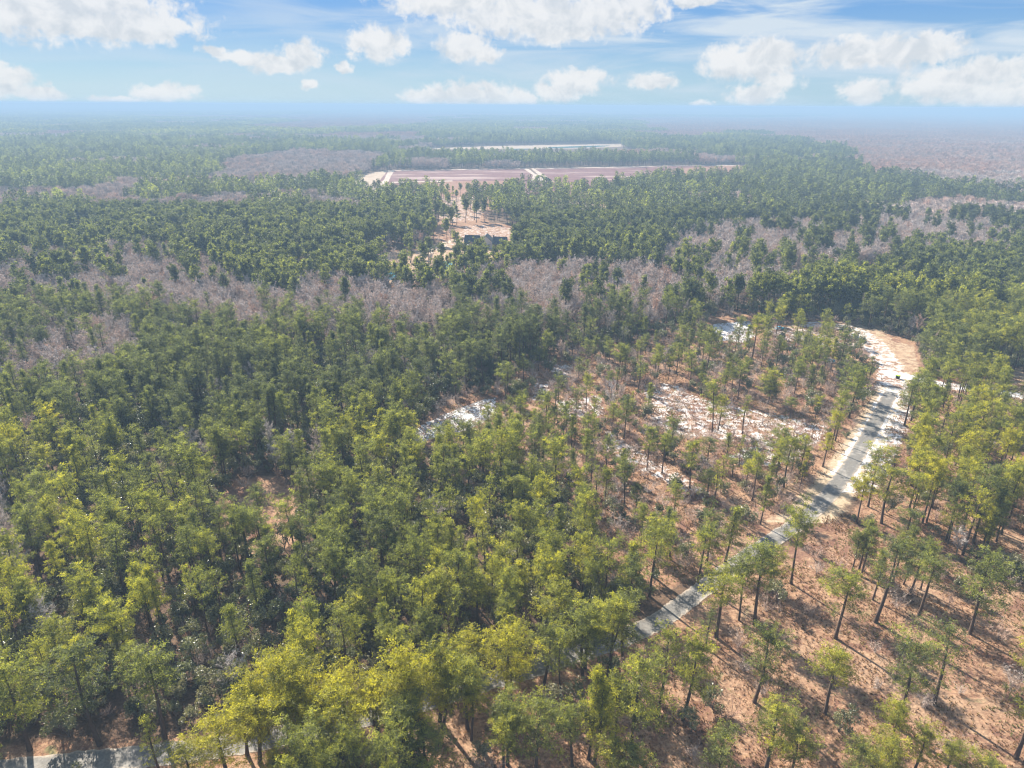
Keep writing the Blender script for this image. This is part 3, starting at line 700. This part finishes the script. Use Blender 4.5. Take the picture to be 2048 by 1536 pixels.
hp(1350, 600, 2.934, [(450,350,475,95,5,.6,.9),(545,610,560,410,3,.6,1.1),(175,455,190,170,0,.55,.9),(410,345,400,140,2,.5,.7),(965,410,985,180,0,.55,1.0),
 (915,410,930,215,2,.55,.8),(875,370,890,230,5,.55,.8),(830,360,845,220,2,.55,.7),(1020,690,1060,400,3,.6,1.0),(960,710,980,530,5,.6,.9),
 (1345,740,1400,480,0,.6,1.1),(1385,710,1420,430,3,.6,1.0),(1420,1000,1470,690,3,.65,1.1),(1370,980,1370,760,0,.65,.9),(1280,1010,1290,880,8,.65,1.0),
 (1700,760,1700,560,3,.55,1.3),(1570,650,1590,460,2,.55,.7),(1870,700,1880,500,0,.6,1.1),(1590,1410,1660,1060,5,.5,.9),(1210,1310,1190,990,0,.75,1.2),
 (1830,1440,1930,1100,2,.5,.8),(1750,1420,1790,980,5,.55,.8)])
hp(0, 0, 1.0, [(520,1525,512,1375,0,.9,1.1),(612,1508,605,1368,5,.9,1.1),(695,1492,690,1345,3,.85,1.1),(880,1442,880,1290,0,.8,1.1),(1010,1402,1015,1255,3,.8,1.1),
 (935,1457,930,1312,5,.8,1.0),(1088,1368,1083,1252,0,.75,1.1),(1165,1352,1168,1216,3,.7,1.1),(60,1500,50,1330,3,.45,1.1),(200,1490,190,1300,0,.4,1.1),
 (330,1477,322,1310,5,.45,1.1),(1255,1240,1255,1120,0,.6,1.1),(1120,1290,1118,1165,3,.6,1.1),(1395,1165,1398,1050,5,.6,1.0),(1450,1125,1455,1010,2,.6,1.0)])
NEARY = 330.0
hx = []; 
for (bx, by, tx, ty, kd, tn, cw) in HAND:
    g0 = G(bx, by)
    zs = np.linspace(4, 32, 141); yy = PX(np.full(141, g0[0]), np.full(141, g0[1]), zs)[1]
    h = float(zs[np.argmin(abs(yy-ty))]); h = min(max(h, 6), 26)
    tgt = G(tx, ty, h)
    hx.append((g0[0], g0[1], h, kd, tn, cw))
hx = np.array(hx); hx[:, 4] = np.minimum(hx[:, 4], .58+.6*(hx[:, 4]-.4))
def visible(x, y, h):
    """some part of the tree lies in the frame"""
    px, py = PX(x, y, h); bx, by = PX(x, y, 0*h); return (px > -25) & (px < 2073) & (py < 1536) & (by > 200)
x, y = grid(5.0, 62, 640)
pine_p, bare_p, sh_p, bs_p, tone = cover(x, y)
u = rng.rand(len(x)); isp = u < pine_p; isb = (~isp) & (rng.rand(len(x)) < bare_p)
dh = np.full(len(x), 1e9)
for r in hx: dh = np.minimum(dh, np.hypot(x-r[0], y-r[1]))
isp &= dh > 3.6; isb &= dh > 3.0
sx, sy = grid(3.4, 62, 480); _, _, shp, bsp, stone = cover(sx, sy)
iss = rng.rand(len(sx)) < shp*.85; isbs = (~iss) & (rng.rand(len(sx)) < bsp*.75)
# pines: merge hand-read and sown ones
inS = inside(SPARSE, x, y)
hgt = np.where(inS, rng.uniform(8, 16, len(x)), rng.uniform(14, 19, len(x))*np.clip(.85+y/1100, 1.0, 1.16))
hgt = np.where(inside(RSTRIP, x, y), rng.uniform(14, 20, len(x)), hgt); hgt *= 1-.15*vnoise(x, y, 40, 21)
kp = np.where(isp)[0]
PXs = np.concatenate([hx[:, 0], x[kp]]); PYs = np.concatenate([hx[:, 1], y[kp]])
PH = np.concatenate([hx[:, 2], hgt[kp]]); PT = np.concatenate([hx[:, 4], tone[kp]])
PK = np.concatenate([hx[:, 3].astype(int), rng.randint(0, 10, len(kp))])
PW = np.concatenate([hx[:, 5]*1.10, rng.uniform(.78, 1.08, len(kp))*(hgt[kp]/17)**.35])
PR = rng.rand(len(PXs))*6.28
PHand = np.arange(len(PXs)) < len(hx)
PT = np.clip(PT, 0, 1)
vis = visible(PXs, PYs, PH); d = np.hypot(PXs, PYs); size = PH*PW/(d**2+CAMH**2)**.5
# a tree off the frame by its base but showing its crown counts by what shows
bx_, by_ = PX(PXs, PYs, 0*PH); tx_, ty_ = PX(PXs, PYs, PH)
show = np.clip((np.minimum(by_, 1536)-ty_)/(by_-ty_+1e-6), 0, 1); score = size*show*vis
top = np.argsort(-score)[:300]
ind = np.zeros(len(PXs), bool); ind[top] = True

# ------------------------------------------------------------------ labels
ORD = ['first','second','third','fourth','fifth','sixth','seventh','eighth','ninth','tenth','eleventh','twelfth','thirteenth','fourteenth','fifteenth','sixteenth','seventeenth','eighteenth','nineteenth','twentieth']
ORD += ['twenty-'+o for o in ORD[:9]]+['thirtieth']+['thirty-'+o for o in ORD[:9]]+['fortieth']+['forty-'+o for o in ORD[:9]]+['fiftieth']+['fifty-'+o for o in ORD[:9]]+['sixtieth']+['sixty-'+o for o in ORD[:9]]+['seventieth']*40
def place_word(x, y, h):
    """where it stands, in landmarks"""
    a = np.array([x]); b = np.array([y]); bx, by = [float(v[0]) for v in PX(a, b, np.array([0.]))]
    rd = float(dseg(ROAD, a, b)[0])
    if inside(CLEAR, a, b)[0]:
        if by > 1500: return 'on russet clearing by bottom edge'
        if bx > 1880: return 'on russet clearing by right edge'
        if bx > 1640: return 'on open russet clearing'
        return 'on russet clearing below the road'
    if inside(SPARSE, a, b)[0]:
        for P in SANDS[:10]:
            if float(dseg(np.vstack([P, P[:1]]), a, b)[0]) < 6 or inside(P, a, b)[0]: return 'beside the white sand'
        return 'in sparse brushy pine stand'
    if inside(RSTRIP, a, b)[0]: return 'in pine stand right of road' if by < 950 else 'in thick stand by right edge'
    if rd < 13 and by > 1250: return 'beside the shaded lower road'
    if rd < 13: return 'beside the sunlit road'
    if by > 1420: return 'in forest at bottom left' if bx < 420 else 'beside the bottom edge'
    if by > 1200: return 'in forest at lower left' if bx < 420 else 'in brushy forest above road'
    if bx < 500: return 'in forest near left edge'
    if bx < 1000: return 'in dense middle forest'
    return 'in forest beyond the clearing'
def labels(items, fmt, word_noun):
    """items: list of dict(look, place, px); look-based label, and rank from the left only where look and place tie"""
    by = {}
    for i, it in enumerate(items): by.setdefault((it['look'], it['place']), []).append(i)
    out = [None]*len(items)
    for (look, place), ids in by.items():
        ids.sort(key=lambda i: items[i]['px'])
        if len(ids) == 1: out[ids[0]] = f'{look} {place}'; continue
        for r, i in enumerate(ids):
            if r == 0: w = 'leftmost one'
            elif r == len(ids)-1: w = 'rightmost one'
            else: w = ORD[r]+' from left'
            out[i] = f'{look} {place}, {w}'
    return out
def hword(h, a, b, names=('short', 'medium', 'tall')): return names[0] if h < a else names[2] if h > b else names[1]

def build_pines():
    items = []
    for i in top:
        tn = PT[i]; tw = 'dark green' if tn < .3 else 'olive green' if tn < .55 else 'bright green' if tn < .8 else 'yellow-green'
        look = f"{hword(PH[i], 12, 17)} {tw} pine with {PN[PK[i]][0]} crown"
        px = float(PX(np.array([PXs[i]]), np.array([PYs[i]]), np.array([PH[i]*.7]))[0][0])
        items.append(dict(look=look, place=place_word(PXs[i], PYs[i], PH[i]), px=px))
    labs = labels(items, None, None)
    protos = {}
    for j, i in enumerate(top):
        s = PH[i]/18.0; k = int(PK[i])
        if k not in protos:
            r = empty('pine_tree', (0, 0, 0)); t = obj('trunk', PN[k][1], r); c = obj('crown', PN[k][2], r); protos[k] = (r, t, c)
        else:
            r0, t0, c0 = protos[k]; r = r0.copy(); t = t0.copy(); c = c0.copy()
            for o in (r, t, c): COL.objects.link(o)
            t.parent = r; c.parent = r
        r.location = (PXs[i], PYs[i], 0); r.rotation_euler = (math.sin(PR[i]*7)*.035, math.cos(PR[i]*5)*.035, PR[i]); w = s**.5*PW[i]
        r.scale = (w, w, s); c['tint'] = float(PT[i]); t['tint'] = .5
        tag(r, labs[j], 'pine tree', 'pines of the woodland around the road')
build_pines()
rest = ~ind
farp = PYs > NEARY
var = np.where(farp, 10+PK % 6, PK)
w = (PH/18)**.5*PW
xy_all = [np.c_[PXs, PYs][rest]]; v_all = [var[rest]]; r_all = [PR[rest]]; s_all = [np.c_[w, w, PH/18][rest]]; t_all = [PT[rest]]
# tiles 30 m out to 2.2 km, blocks 150 m beyond
def tiles(step, y0, y1):
    xs = np.arange(-.8*y1-2*step, .8*y1+2*step, step); ys = np.arange(y0, y1, step); X, Y = np.meshgrid(xs, ys)
    x = X.ravel()+step/2; y = Y.ravel()+step/2; k = np.abs(x) < .80*y+60+step
    return x[k], y[k]
def split(x, y, big):
    p, b, _, _, t = cover(x, y)
    m = vnoise(x, y, 75, 30)*.35+vnoise(x, y, 170, 31)*.4+vnoise(x, y, 420, 33)*.25
    bare_here = (b > .5) | ((m > .54+.12*(x > 0)*(y < 1300)) & (p > .3)) | ((y > 2600) & (vnoise(x, y*.5, 900, 35)+.30*np.clip(x/np.maximum(y, 1), -.5, .6)*1.4 > .54))
    none = (p < .02) & (b < .02); thin = (p < .2) & (b < .2) & ~none
    return bare_here & ~none & ~thin, (~bare_here) & ~none & ~thin, thin, t
tx, ty = tiles(30, 640, 2200)
tb, tp, thin, tt = split(tx, ty, False)
def add_tiles(msk, off, nvar, x, y, t):
    n = msk.sum(); xy_all.append(np.c_[x, y][msk]); v_all.append(off+rng.randint(0, nvar, n)); r_all.append(rng.randint(0, 4, n)*math.pi/2)
    z = rng.uniform(.85, 1.12, n); s_all.append(np.c_[np.ones(n), np.ones(n), z]); t_all.append(np.clip(t[msk], 0, 1))
add_tiles(tp, 16, 6, tx, ty, tt)
k = thin; n = k.sum()            # scattered single pines on the sandy openings
ex = np.repeat(tx[k], 2)+rng.uniform(-14, 14, 2*n); ey = np.repeat(ty[k], 2)+rng.uniform(-14, 14, 2*n)
xy_all.append(np.c_[ex, ey]); v_all.append(10+rng.randint(0, 6, 2*n)); r_all.append(rng.rand(2*n)*6); s_all.append(np.repeat(rng.uniform(.6, .9, 2*n)[:, None], 3, 1)); t_all.append(np.full(2*n, .4))
qx, qy = tiles(150, 2200, 24000)
qb, qp, _, qt = split(qx, qy, True); qt = qt*0+.22+.2*(vnoise(qx, qy, 700, 41)-.5)
add_tiles(qp, 22, 4, qx, qy, qt)
scatter('pine_trees', np.concatenate(xy_all), np.concatenate(v_all), np.concatenate(r_all), np.concatenate(s_all), np.concatenate(t_all),
        P_NEAR+P_MID+P_T30+P_T150, [M_BARK, M_NEEDLE])
tag(bpy.data.objects['pine_trees'], 'distant green pine forest spreading to the horizon behind the nearer pines', 'pine forest', None, 'stuff')

# bare trees
kb = np.where(isb)[0]; bh = rng.uniform(.7, 1.15, len(kb)); bk = rng.randint(0, 6, len(kb)); br = rng.rand(len(kb))*6.28
bX, bY = x[kb], y[kb]; bt = np.clip(rng.normal(.3, .22, len(kb)), 0, 1)
bv = visible(bX, bY, bh*12); bs_score = bv*bh/np.hypot(np.hypot(bX, bY), CAMH)
btop = np.argsort(-bs_score)[:300]; bind = np.zeros(len(kb), bool); bind[btop] = True
items = []
for i in btop:
    tw = 'pale grey' if bt[i] < .25 else 'grey-brown' if bt[i] < .55 else 'reddish-brown'
    items.append(dict(look=f"{hword(bh[i], .85, 1.02, ('small', 'middling', 'large'))} {tw} leafless {BN[bk[i]][0]} tree", place=place_word(bX[i], bY[i], 12), px=float(PX(bX[i:i+1], bY[i:i+1], np.array([9.]))[0][0])))
labs = labels(items, None, None); protos = {}
for j, i in enumerate(btop):
    k = int(bk[i])
    if k not in protos:
        r = empty('bare_tree', (0, 0, 0)); t = obj('trunk', BN[k][1], r); c = obj('branches', BN[k][2], r); protos[k] = (r, t, c)
    else:
        r0, t0, c0 = protos[k]; r = r0.copy(); t = t0.copy(); c = c0.copy()
        for o in (r, t, c): COL.objects.link(o)
        t.parent = r; c.parent = r
    r.location = (bX[i], bY[i], 0); r.rotation_euler = (0, 0, br[i]); r.scale = (bh[i],)*3; c['tint'] = float(bt[i])
    tag(r, labs[j], 'bare tree', 'leafless trees among the pines')
rb = ~bind
xy_all = [np.c_[bX, bY][rb]]; v_all = [np.where(bY > NEARY, 6+bk % 4, bk)[rb]]; r_all = [br[rb]]; s_all = [np.repeat(bh[rb][:, None], 3, 1)]; t_all = [bt[rb]]
# bare bands are thicker than one tree per cell: a second sowing
x2, y2 = grid(3.9, 200, 640); _, b2, _, _, _ = cover(x2, y2); k = (b2 > .5) & (rng.rand(len(x2)) < .3+.6*vnoise(x2, y2, 30, 78)); x2, y2 = x2[k], y2[k]; n = len(x2)
xy_all.append(np.c_[x2, y2]); v_all.append(6+rng.randint(0, 4, n)); r_all.append(rng.rand(n)*6); s_all.append(np.repeat(rng.uniform(.7, 1.2, n)[:, None], 3, 1)); t_all.append(np.clip(rng.normal(.3, .2, n), 0, 1))
add_tiles(tb, 10, 4, tx, ty, tt*0+.30+.25*vnoise(tx, ty, 90, 51)+.3*(ty > 1100)*(tx > 200)); add_tiles(qb, 14, 3, qx, qy, .7+.4*vnoise(qx, qy, 900, 52))
scatter('bare_trees', np.concatenate(xy_all), np.concatenate(v_all), np.concatenate(r_all), np.concatenate(s_all), np.concatenate(t_all),
        B_NEAR+B_MID+B_T30+B_T150, [M_GREYBARK, M_TWIG])
tag(bpy.data.objects['bare_trees'], 'bands of leafless grey-brown woodland running through the distant pine forest', 'bare woodland', None, 'stuff')

# shrubs
def shrubs(mask, meshes, srcs, name, stuffname, label, cat, group, lookf, scale=(.8, 1.45), many=300, mats=None, keepy=480):
    k = np.where(mask)[0]; X, Y, T = sx[k], sy[k], stone[k]; n = len(k); s = rng.uniform(*scale, n)
    v = rng.randint(0, len(meshes), n); r = rng.rand(n)*6.28; tn = np.clip(T*.6+.25+rng.normal(size=n)*.15, 0, 1)
    op = inside(CLEAR, X, Y) | inside(SPARSE, X, Y) | (dseg(ROAD, X, Y) < 12)      # those in the open show; those under the trees hide
    sc_ = visible(X, Y, s*3)*s/np.hypot(np.hypot(X, Y), CAMH)*np.where(op, 3, 1)
    tp_ = np.argsort(-sc_)[:many]; it = []
    for i in tp_: it.append(dict(look=lookf(s[i], v[i], tn[i]), place=place_word(X[i], Y[i], 3), px=float(PX(X[i:i+1], Y[i:i+1], np.array([1.5]))[0][0])))
    lb = labels(it, None, None); pr = {}
    for j, i in enumerate(tp_):
        q = int(v[i])
        if q not in pr: o = obj(name, meshes[q]); pr[q] = o
        else: o = pr[q].copy(); COL.objects.link(o)
        o.location = (X[i], Y[i], 0); o.rotation_euler = (0, 0, r[i]); o.scale = (s[i],)*3; o['tint'] = float(tn[i]); tag(o, lb[j], cat, group)
    rs = np.ones(n, bool); rs[tp_] = False
    scatter(stuffname, np.c_[X, Y][rs], v[rs], r[rs], np.repeat(s[rs][:, None], 3, 1), tn[rs], srcs, mats)
    tag(bpy.data.objects[stuffname], label, cat, None, 'stuff')
shrubs(iss, S_MESH, S_SRC, 'leafy_shrub', 'leafy_undergrowth', 'tangled evergreen undergrowth below the forest pines', 'undergrowth', 'evergreen shrubs under and between the pines',
       lambda s, v, t: f"{'small' if s < .9 else 'large' if s > 1.08 else 'medium'} {'dark' if t < .4 else 'olive' if t < .62 else 'pale green'} {['round', 'spreading', 'low', 'bushy', 'upright'][v]} shrub", mats=[M_LEAF, M_GREYBARK])
shrubs(isbs, BS_MESH, BS_SRC, 'bare_shrub', 'dry_brush', 'grey leafless brush on the forest floor and sandy openings', 'brush', 'leafless scrub between the pines',
       lambda s, v, t: f"{'small' if s < .9 else 'large' if s > 1.08 else 'medium'} {'grey' if t < .5 else 'brownish'} leafless {['twiggy', 'tall', 'low', 'wide'][v]} shrub", mats=[M_GREYBARK, M_TWIG])
# dry stalks and low growth in the clearings
gx, gy = grid(5.5, 62, 330); k = (inside(CLEAR, gx, gy) | inside(SPARSE, gx, gy) | inside(RSTRIP, gx, gy)) & (dseg(ROAD, gx, gy) > 6) & (dseg(TRACK, gx, gy) > 6)
gx, gy = gx[k], gy[k]; n = len(gx)
scatter('dry_grass', np.c_[gx, gy], rng.randint(0, 4, n), rng.rand(n)*6, np.c_[np.ones(n)*1.1, np.ones(n)*1.1, rng.uniform(.7, 1.4, n)], np.clip(rng.normal(.35, .2, n)+.4*(vnoise(gx, gy, 18, 61) > .72), 0, 1), G_SRC, [M_STRAW])
tag(bpy.data.objects['dry_grass'], 'dry russet grass and stalks covering the clearings', 'grass', None, 'stuff')

# ------------------------------------------------------------------ built things
def box(g, c, s, m=0, rot=0.0):
    c = np.array(c, float); s = np.array(s, float)/2
    V = np.array([[-1,-1,-1],[1,-1,-1],[1,1,-1],[-1,1,-1],[-1,-1,1],[1,-1,1],[1,1,1],[-1,1,1]])*s
    q, w_ = math.cos(rot), math.sin(rot); V = V @ np.array([[q, w_, 0], [-w_, q, 0], [0, 0, 1]])+c
    T = []
    for f in ((0,3,2,1),(4,5,6,7),(0,1,5,4),(1,2,6,5),(2,3,7,6),(3,0,4,7)): T += [(f[0],f[1],f[2]),(f[0],f[2],f[3])]
    g.add(V, T, m)
def part(name, parent, m, fn):
    g = Geo(); fn(g); return obj(name, g.mesh(name, [m]), parent)
def gable(g, c, L, Wd, z0, z1, over=.4, t=.22):
    """gable roof slabs, ridge along x"""
    x0, x1 = c[0]-L/2-over, c[0]+L/2+over
    for s in (-1, 1):
        y0 = c[1]+s*(Wd/2+over); y1 = c[1]; zz = z0-over*(z1-z0)/(Wd/2)
        P = np.array([(x0,y0,zz),(x1,y0,zz),(x1,y1,z1),(x0,y1,z1)], float); V = np.concatenate([P, P+np.array([0,0,t])])
        T = []
        for f in ((0,1,2,3),(4,5,6,7),(0,1,5,4),(1,2,6,5),(2,3,7,6),(3,0,4,7)): T += [(f[0],f[1],f[2]),(f[0],f[2],f[3])]
        g.add(V, T, 0)
def tri_wall(g, xc, yc, Wd, z0, z1, t=.2, axis='x'):
    """gable-end triangle"""
    if axis == 'x': P = [(xc,yc-Wd/2,z0),(xc,yc+Wd/2,z0),(xc,yc,z1)]; o = np.array([t,0,0])
    else: P = [(xc-Wd/2,yc,z0),(xc+Wd/2,yc,z0),(xc,yc,z1)]; o = np.array([0,t,0])
    P = np.array(P, float); V = np.concatenate([P, P+o]); g.add(V, [(0,1,2),(3,4,5),(0,1,4),(0,4,3),(1,2,5),(1,5,4),(2,0,3),(2,3,5)], 0)
M_ROOF = plain('dark_shingle', (.045,.060,.075), .8, .25, 1.2); M_BRICK = plain('house_brick', (.30,.22,.19), .9, .2, 3); M_CREAM = plain('cream_siding', (.62,.57,.50), .8, .08, 2)
M_WHITE = plain('white_paint', (.8,.8,.78), .5, .06, 2); M_GLASS = plain('window_glass', (.03,.04,.05), .1, .1, 1, .6); M_GREYROOF = plain('grey_roof', (.28,.28,.29), .7, .15, 1)
h0 = G(928, 497); sc_h = 1.0
H = empty('house', (h0[0], h0[1], 0), math.radians(-6))
part('wall', H, M_BRICK, lambda g: (box(g, (5.5, 7, 1.7), (11, 11, 3.4)), tri_wall(g, 0.02, 7, 11, 3.4, 8.6), tri_wall(g, 10.7, 7, 11, 3.4, 8.6)))
rf = part('roof', H, M_ROOF, lambda g: gable(g, (5.5, 7, 0), 11, 11, 3.4, 8.8))
part('front_gable', H, M_BRICK, lambda g: (box(g, (5.5, .6, 1.6), (3.6, 2, 3.2)), tri_wall(g, 5.5, -.4, 3.6, 3.2, 5.6, .3, 'y')))
part('wall', H, M_CREAM, lambda g: (box(g, (16.0, 8, 2.6), (10, 10, 5.2)), tri_wall(g, 16.0, 2.8, 10, 5.2, 9.2, .3, 'y')))
def grot(g):
    for s in (-1, 1):
        P = np.array([(16+s*5.5,2.3,4.8),(16,2.3,9.3),(16,13.6,9.3),(16+s*5.5,13.6,4.8)], float); V = np.concatenate([P, P+np.array([0,0,.25])]); T = []
        for f in ((0,1,2,3),(4,5,6,7),(0,1,5,4),(1,2,6,5),(2,3,7,6),(3,0,4,7)): T += [(f[0],f[1],f[2]),(f[0],f[2],f[3])]
        g.add(V, T, 0)
part('roof', H, M_ROOF, grot)
for xx in (13.3, 16.0, 18.7):
    f = part('window', H, M_WHITE, lambda g: box(g, (xx, 2.78, 2.3), (1.5, .3, 2.2))); part('pane', f, M_GLASS, lambda g: box(g, (xx, 2.60, 2.3), (1.2, .1, 1.9)))
part('wall', H, M_BRICK, lambda g: (box(g, (26.0, 8, 1.7), (9.9, 10, 3.4)), tri_wall(g, 30.7, 8, 10, 3.4, 7.6)))
part('roof', H, M_ROOF, lambda g: gable(g, (26.6, 8, 0), 9.6, 10, 3.4, 7.9))
part('porch', H, M_WHITE, lambda g: [box(g, (2.2, .4, 2.75), (5.6, 2.6, .2))]+[box(g, (px_, -.6, 1.3), (.22, .22, 2.6)) for px_ in (-.2, 1.4, 3.0, 4.6)])
part('door', H, M_GLASS, lambda g: box(g, (1.6, 1.42, 1.1), (1.1, .1, 2.2)))
part('chimney', H, M_BRICK, lambda g: box(g, (21.4, 8, 4.6), (1.2, 1.0, 9.2)))
tag(H, 'dark-roofed brick and cream house with gables on white sand in the forest', 'house')
def small_house(px, py, w, dpt, hgt, roofm, wallm, label, cat='house', name='house', group=None, rot=0.0):
    p = G(px, py); o = empty(name, (p[0], p[1], 0), rot)
    part('wall', o, wallm, lambda g: (box(g, (0, 0, hgt/2), (w, dpt, hgt)), tri_wall(g, -w/2+.02, 0, dpt, hgt, hgt+dpt*.3), tri_wall(g, w/2-.22, 0, dpt, hgt, hgt+dpt*.3)))
    part('roof', o, roofm, lambda g: gable(g, (0, 0, 0), w, dpt, hgt, hgt+dpt*.32))
    n = max(2, int(w/4))
    for i in range(n):
        xx = -w/2+w*(i+.5)/n; f = part('window', o, M_WHITE, lambda g: box(g, (xx, -dpt/2-.02, hgt*.55), (1.3, .12, 1.3))); part('pane', f, M_GLASS, lambda g: box(g, (xx, -dpt/2-.10, hgt*.55), (1.05, .06, 1.05)))
    part('door', o, M_GLASS, lambda g: box(g, (-w/2+w*.5/n+1.6, -dpt/2-.03, 1.05), (1, .1, 2.1)))
    tag(o, label, cat, group); return o
small_house(1757, 563, 15, 8, 3.2, M_GREYROOF, M_WHITE, 'grey-roofed house half hidden by pines at upper right')
small_house(67, 366, 18, 9, 5, M_WHITE, M_CREAM, 'pale house with light roof among trees at far left')
small_house(176, 364, 22, 9, 3.4, M_WHITE, M_WHITE, 'long low white building in the left distance, right of the pale house')
small_house(164, 248, 60, 20, 9, M_WHITE, M_WHITE, 'large white shed alone in the hazy far left forest', 'shed', 'shed')
small_house(1346, 283, 34, 12, 7, M_WHITE, M_WHITE, 'white building beyond the ponds right of centre', 'building', 'building')
small_house(282, 342, 9, 7, 3.4, M_WHITE, M_CREAM, 'small white cottage in bare trees at far left centre', 'cottage', 'cottage')
# green-roofed pavilion by the near pond
p = G(803, 563); o = empty('pavilion', (p[0], p[1], 0), .2)
part('roof', o, M_ROOF, lambda g: gable(g, (0, 0, 0), 6, 4.5, 2.8, 4.2)); 
for a, b_ in ((-2.7,-1.9),(2.7,-1.9),(-2.7,1.9),(2.7,1.9)): part('post', o, M_WHITE, lambda g: box(g, (a, b_, 1.4), (.2, .2, 2.8)))
tag(o, 'small dark-roofed open pavilion beside the pond below the house', 'pavilion')
# bin at the bend
p = G(1795, 757); o = empty('rubbish_bin', (p[0], p[1], 0), .5)
M_DARKP = plain('dark_plastic', (.02,.035,.025), .5, .1, 2); M_LIME = plain('lime_lid', (.35,.55,.05), .5, .1, 2); M_BLUE = plain('blue_cover', (.10,.34,.46), .5, .25, 1)
def binb(g):
    for z0, z1, a, b_ in ((.12, 1.25, .62, .78),): 
        P = np.array([(-a,-a,z0),(a,-a,z0),(a,a,z0),(-a,a,z0),(-b_,-b_,z1),(b_,-b_,z1),(b_,b_,z1),(-b_,b_,z1)]); T = []
        for f in ((0,3,2,1),(4,5,6,7),(0,1,5,4),(1,2,6,5),(2,3,7,6),(3,0,4,7)): T += [(f[0],f[1],f[2]),(f[0],f[2],f[3])]
        g.add(P*np.array([.85,.85,1]), T)
part('body', o, M_DARKP, binb); part('lid', o, M_LIME, lambda g: box(g, (0, 0, 1.32), (1.45, 1.5, .12)))
for s in (-1, 1): part('wheel', o, M_DARKP, lambda g: tube(g, [(s*.5, .55, .14), (s*.62, .55, .14)], [.14, .14], 8))
tag(o, 'dark bin with lime-green lid standing on sandy road bend', 'bin')
# small white board beside the road
p = G(1565, 1017); o = empty('sign', (p[0], p[1], 0), .1)
part('board', o, M_WHITE, lambda g: box(g, (0, 0, .75), (.8, .05, .6))); 
for s in (-1, 1): part('post', o, M_GREYBARK, lambda g: box(g, (s*.3, .06, .5), (.06, .06, 1.0)))
tag(o, 'small blank white board sign in shade left of the road', 'sign')
# covered boat under the pines
def cov(g, L=4.2, Wd=1.8, Hh=1.25):
    n, m_ = 11, 9; V = []
    for i in range(n):
        t = i/(n-1)*2-1; ww = Wd/2*(1-abs(t)**3*.55)*(1.0 if t < .6 else 1-(t-.6)*1.6); hh = Hh*(1-.35*t*t)
        for j in range(m_):
            a = math.pi*j/(m_-1); V.append((t*L/2, -math.cos(a)*ww, .25+math.sin(a)**.7*hh))
    T = []
    for i in range(n-1):
        for j in range(m_-1):
            a = i*m_+j; T += [(a, a+1, a+m_+1), (a, a+m_+1, a+m_)]
    g.add(V, T, 0, .5, True)
p = G(1661, 725); o = empty('covered_boat', (p[0], p[1], 0), .25)
part('tarpaulin', o, M_BLUE, cov); part('hull', o, M_WHITE, lambda g: box(g, (0, 0, .3), (3.6, 1.5, .35)))
part('trailer', o, M_DARKP, lambda g: (box(g, (-.3, 0, .08), (4.6, .1, .1)), box(g, (.4, .8, .15), (.6, .15, .3)), box(g, (.4, -.8, .15), (.6, .15, .3))))
tag(o, 'blue tarpaulin covered boat under thin pines in the sparse stand', 'boat')
def vehicle(px, py, body, label, rot, name='parked_car'):
    p = G(px, py); o = empty(name, (p[0], p[1], 0), rot)
    def shell(g):
        prof = [(-2.2,.35),(-2.25,.75),(-2.0,.95),(-1.2,1.0),(1.1,1.0),(2.0,.92),(2.2,.7),(2.2,.35)]; top_ = prof
        n = len(top_); V = [(a, -.88, b_) for a, b_ in top_]+[(a, .88, b_) for a, b_ in top_]
        T = []
        for i in range(n): j = (i+1) % n; T += [(i, j, j+n), (i, j+n, i+n)]
        for i in range(1, n-1): T += [(0, i, i+1), (n, n+i+1, n+i)]
        g.add(V, T)
    def cabin(g):
        prof = [(-1.9,.97),(-1.5,1.45),(.4,1.48),(1.15,.98)]; n = 4
        V = [(a, -.80+(b_-.97)*.25, b_) for a, b_ in prof]+[(a, .80-(b_-.97)*.25, b_) for a, b_ in prof]; T = []
        for i in range(n): j = (i+1) % n; T += [(i, j, j+n), (i, j+n, i+n)]
        for i in range(1, n-1): T += [(0, i, i+1), (n, n+i+1, n+i)]
        g.add(V, T)
    part('body', o, body, shell); part('cabin_glass', o, M_GLASS, cabin); part('roof_panel', o, body, lambda g: box(g, (-.55, 0, 1.5), (1.85, 1.36, .06)))
    for a in (-1.4, 1.35):
        for s in (-1, 1): part('wheel', o, M_DARKP, lambda g: tube(g, [(a, s*.72, .33), (a, s*.93, .33)], [.33, .33], 10))
    tag(o, label, 'car')
vehicle(1707, 672, M_WHITE, 'white car parked behind pines by the sandy turnaround', .9)
vehicle(1559, 659, M_BLUE, 'blue car parked by the pale sand lot', .3)

# ------------------------------------------------------------------ haze
def haze():
    m, b = mat('haze'); v = b.n('ShaderNodeVolumePrincipled'); v.inputs['Color'].default_value = (.36,.53,.72,1)
    v.inputs['Density'].default_value = HAZE_DENSITY; v.inputs['Anisotropy'].default_value = 0.0
    o = b.n('ShaderNodeOutputMaterial'); b.link(v.outputs[0], o.inputs['Volume'])
    g = Geo(); box(g, (0, 34000, 52), (124000, 86000, 106)); me = g.mesh('haze', [m]); o = obj('haze', me); tag(o, kind='stuff'); o['label'] = 'thin blue haze filling the air over the whole forest'; o['category'] = 'haze'
haze()
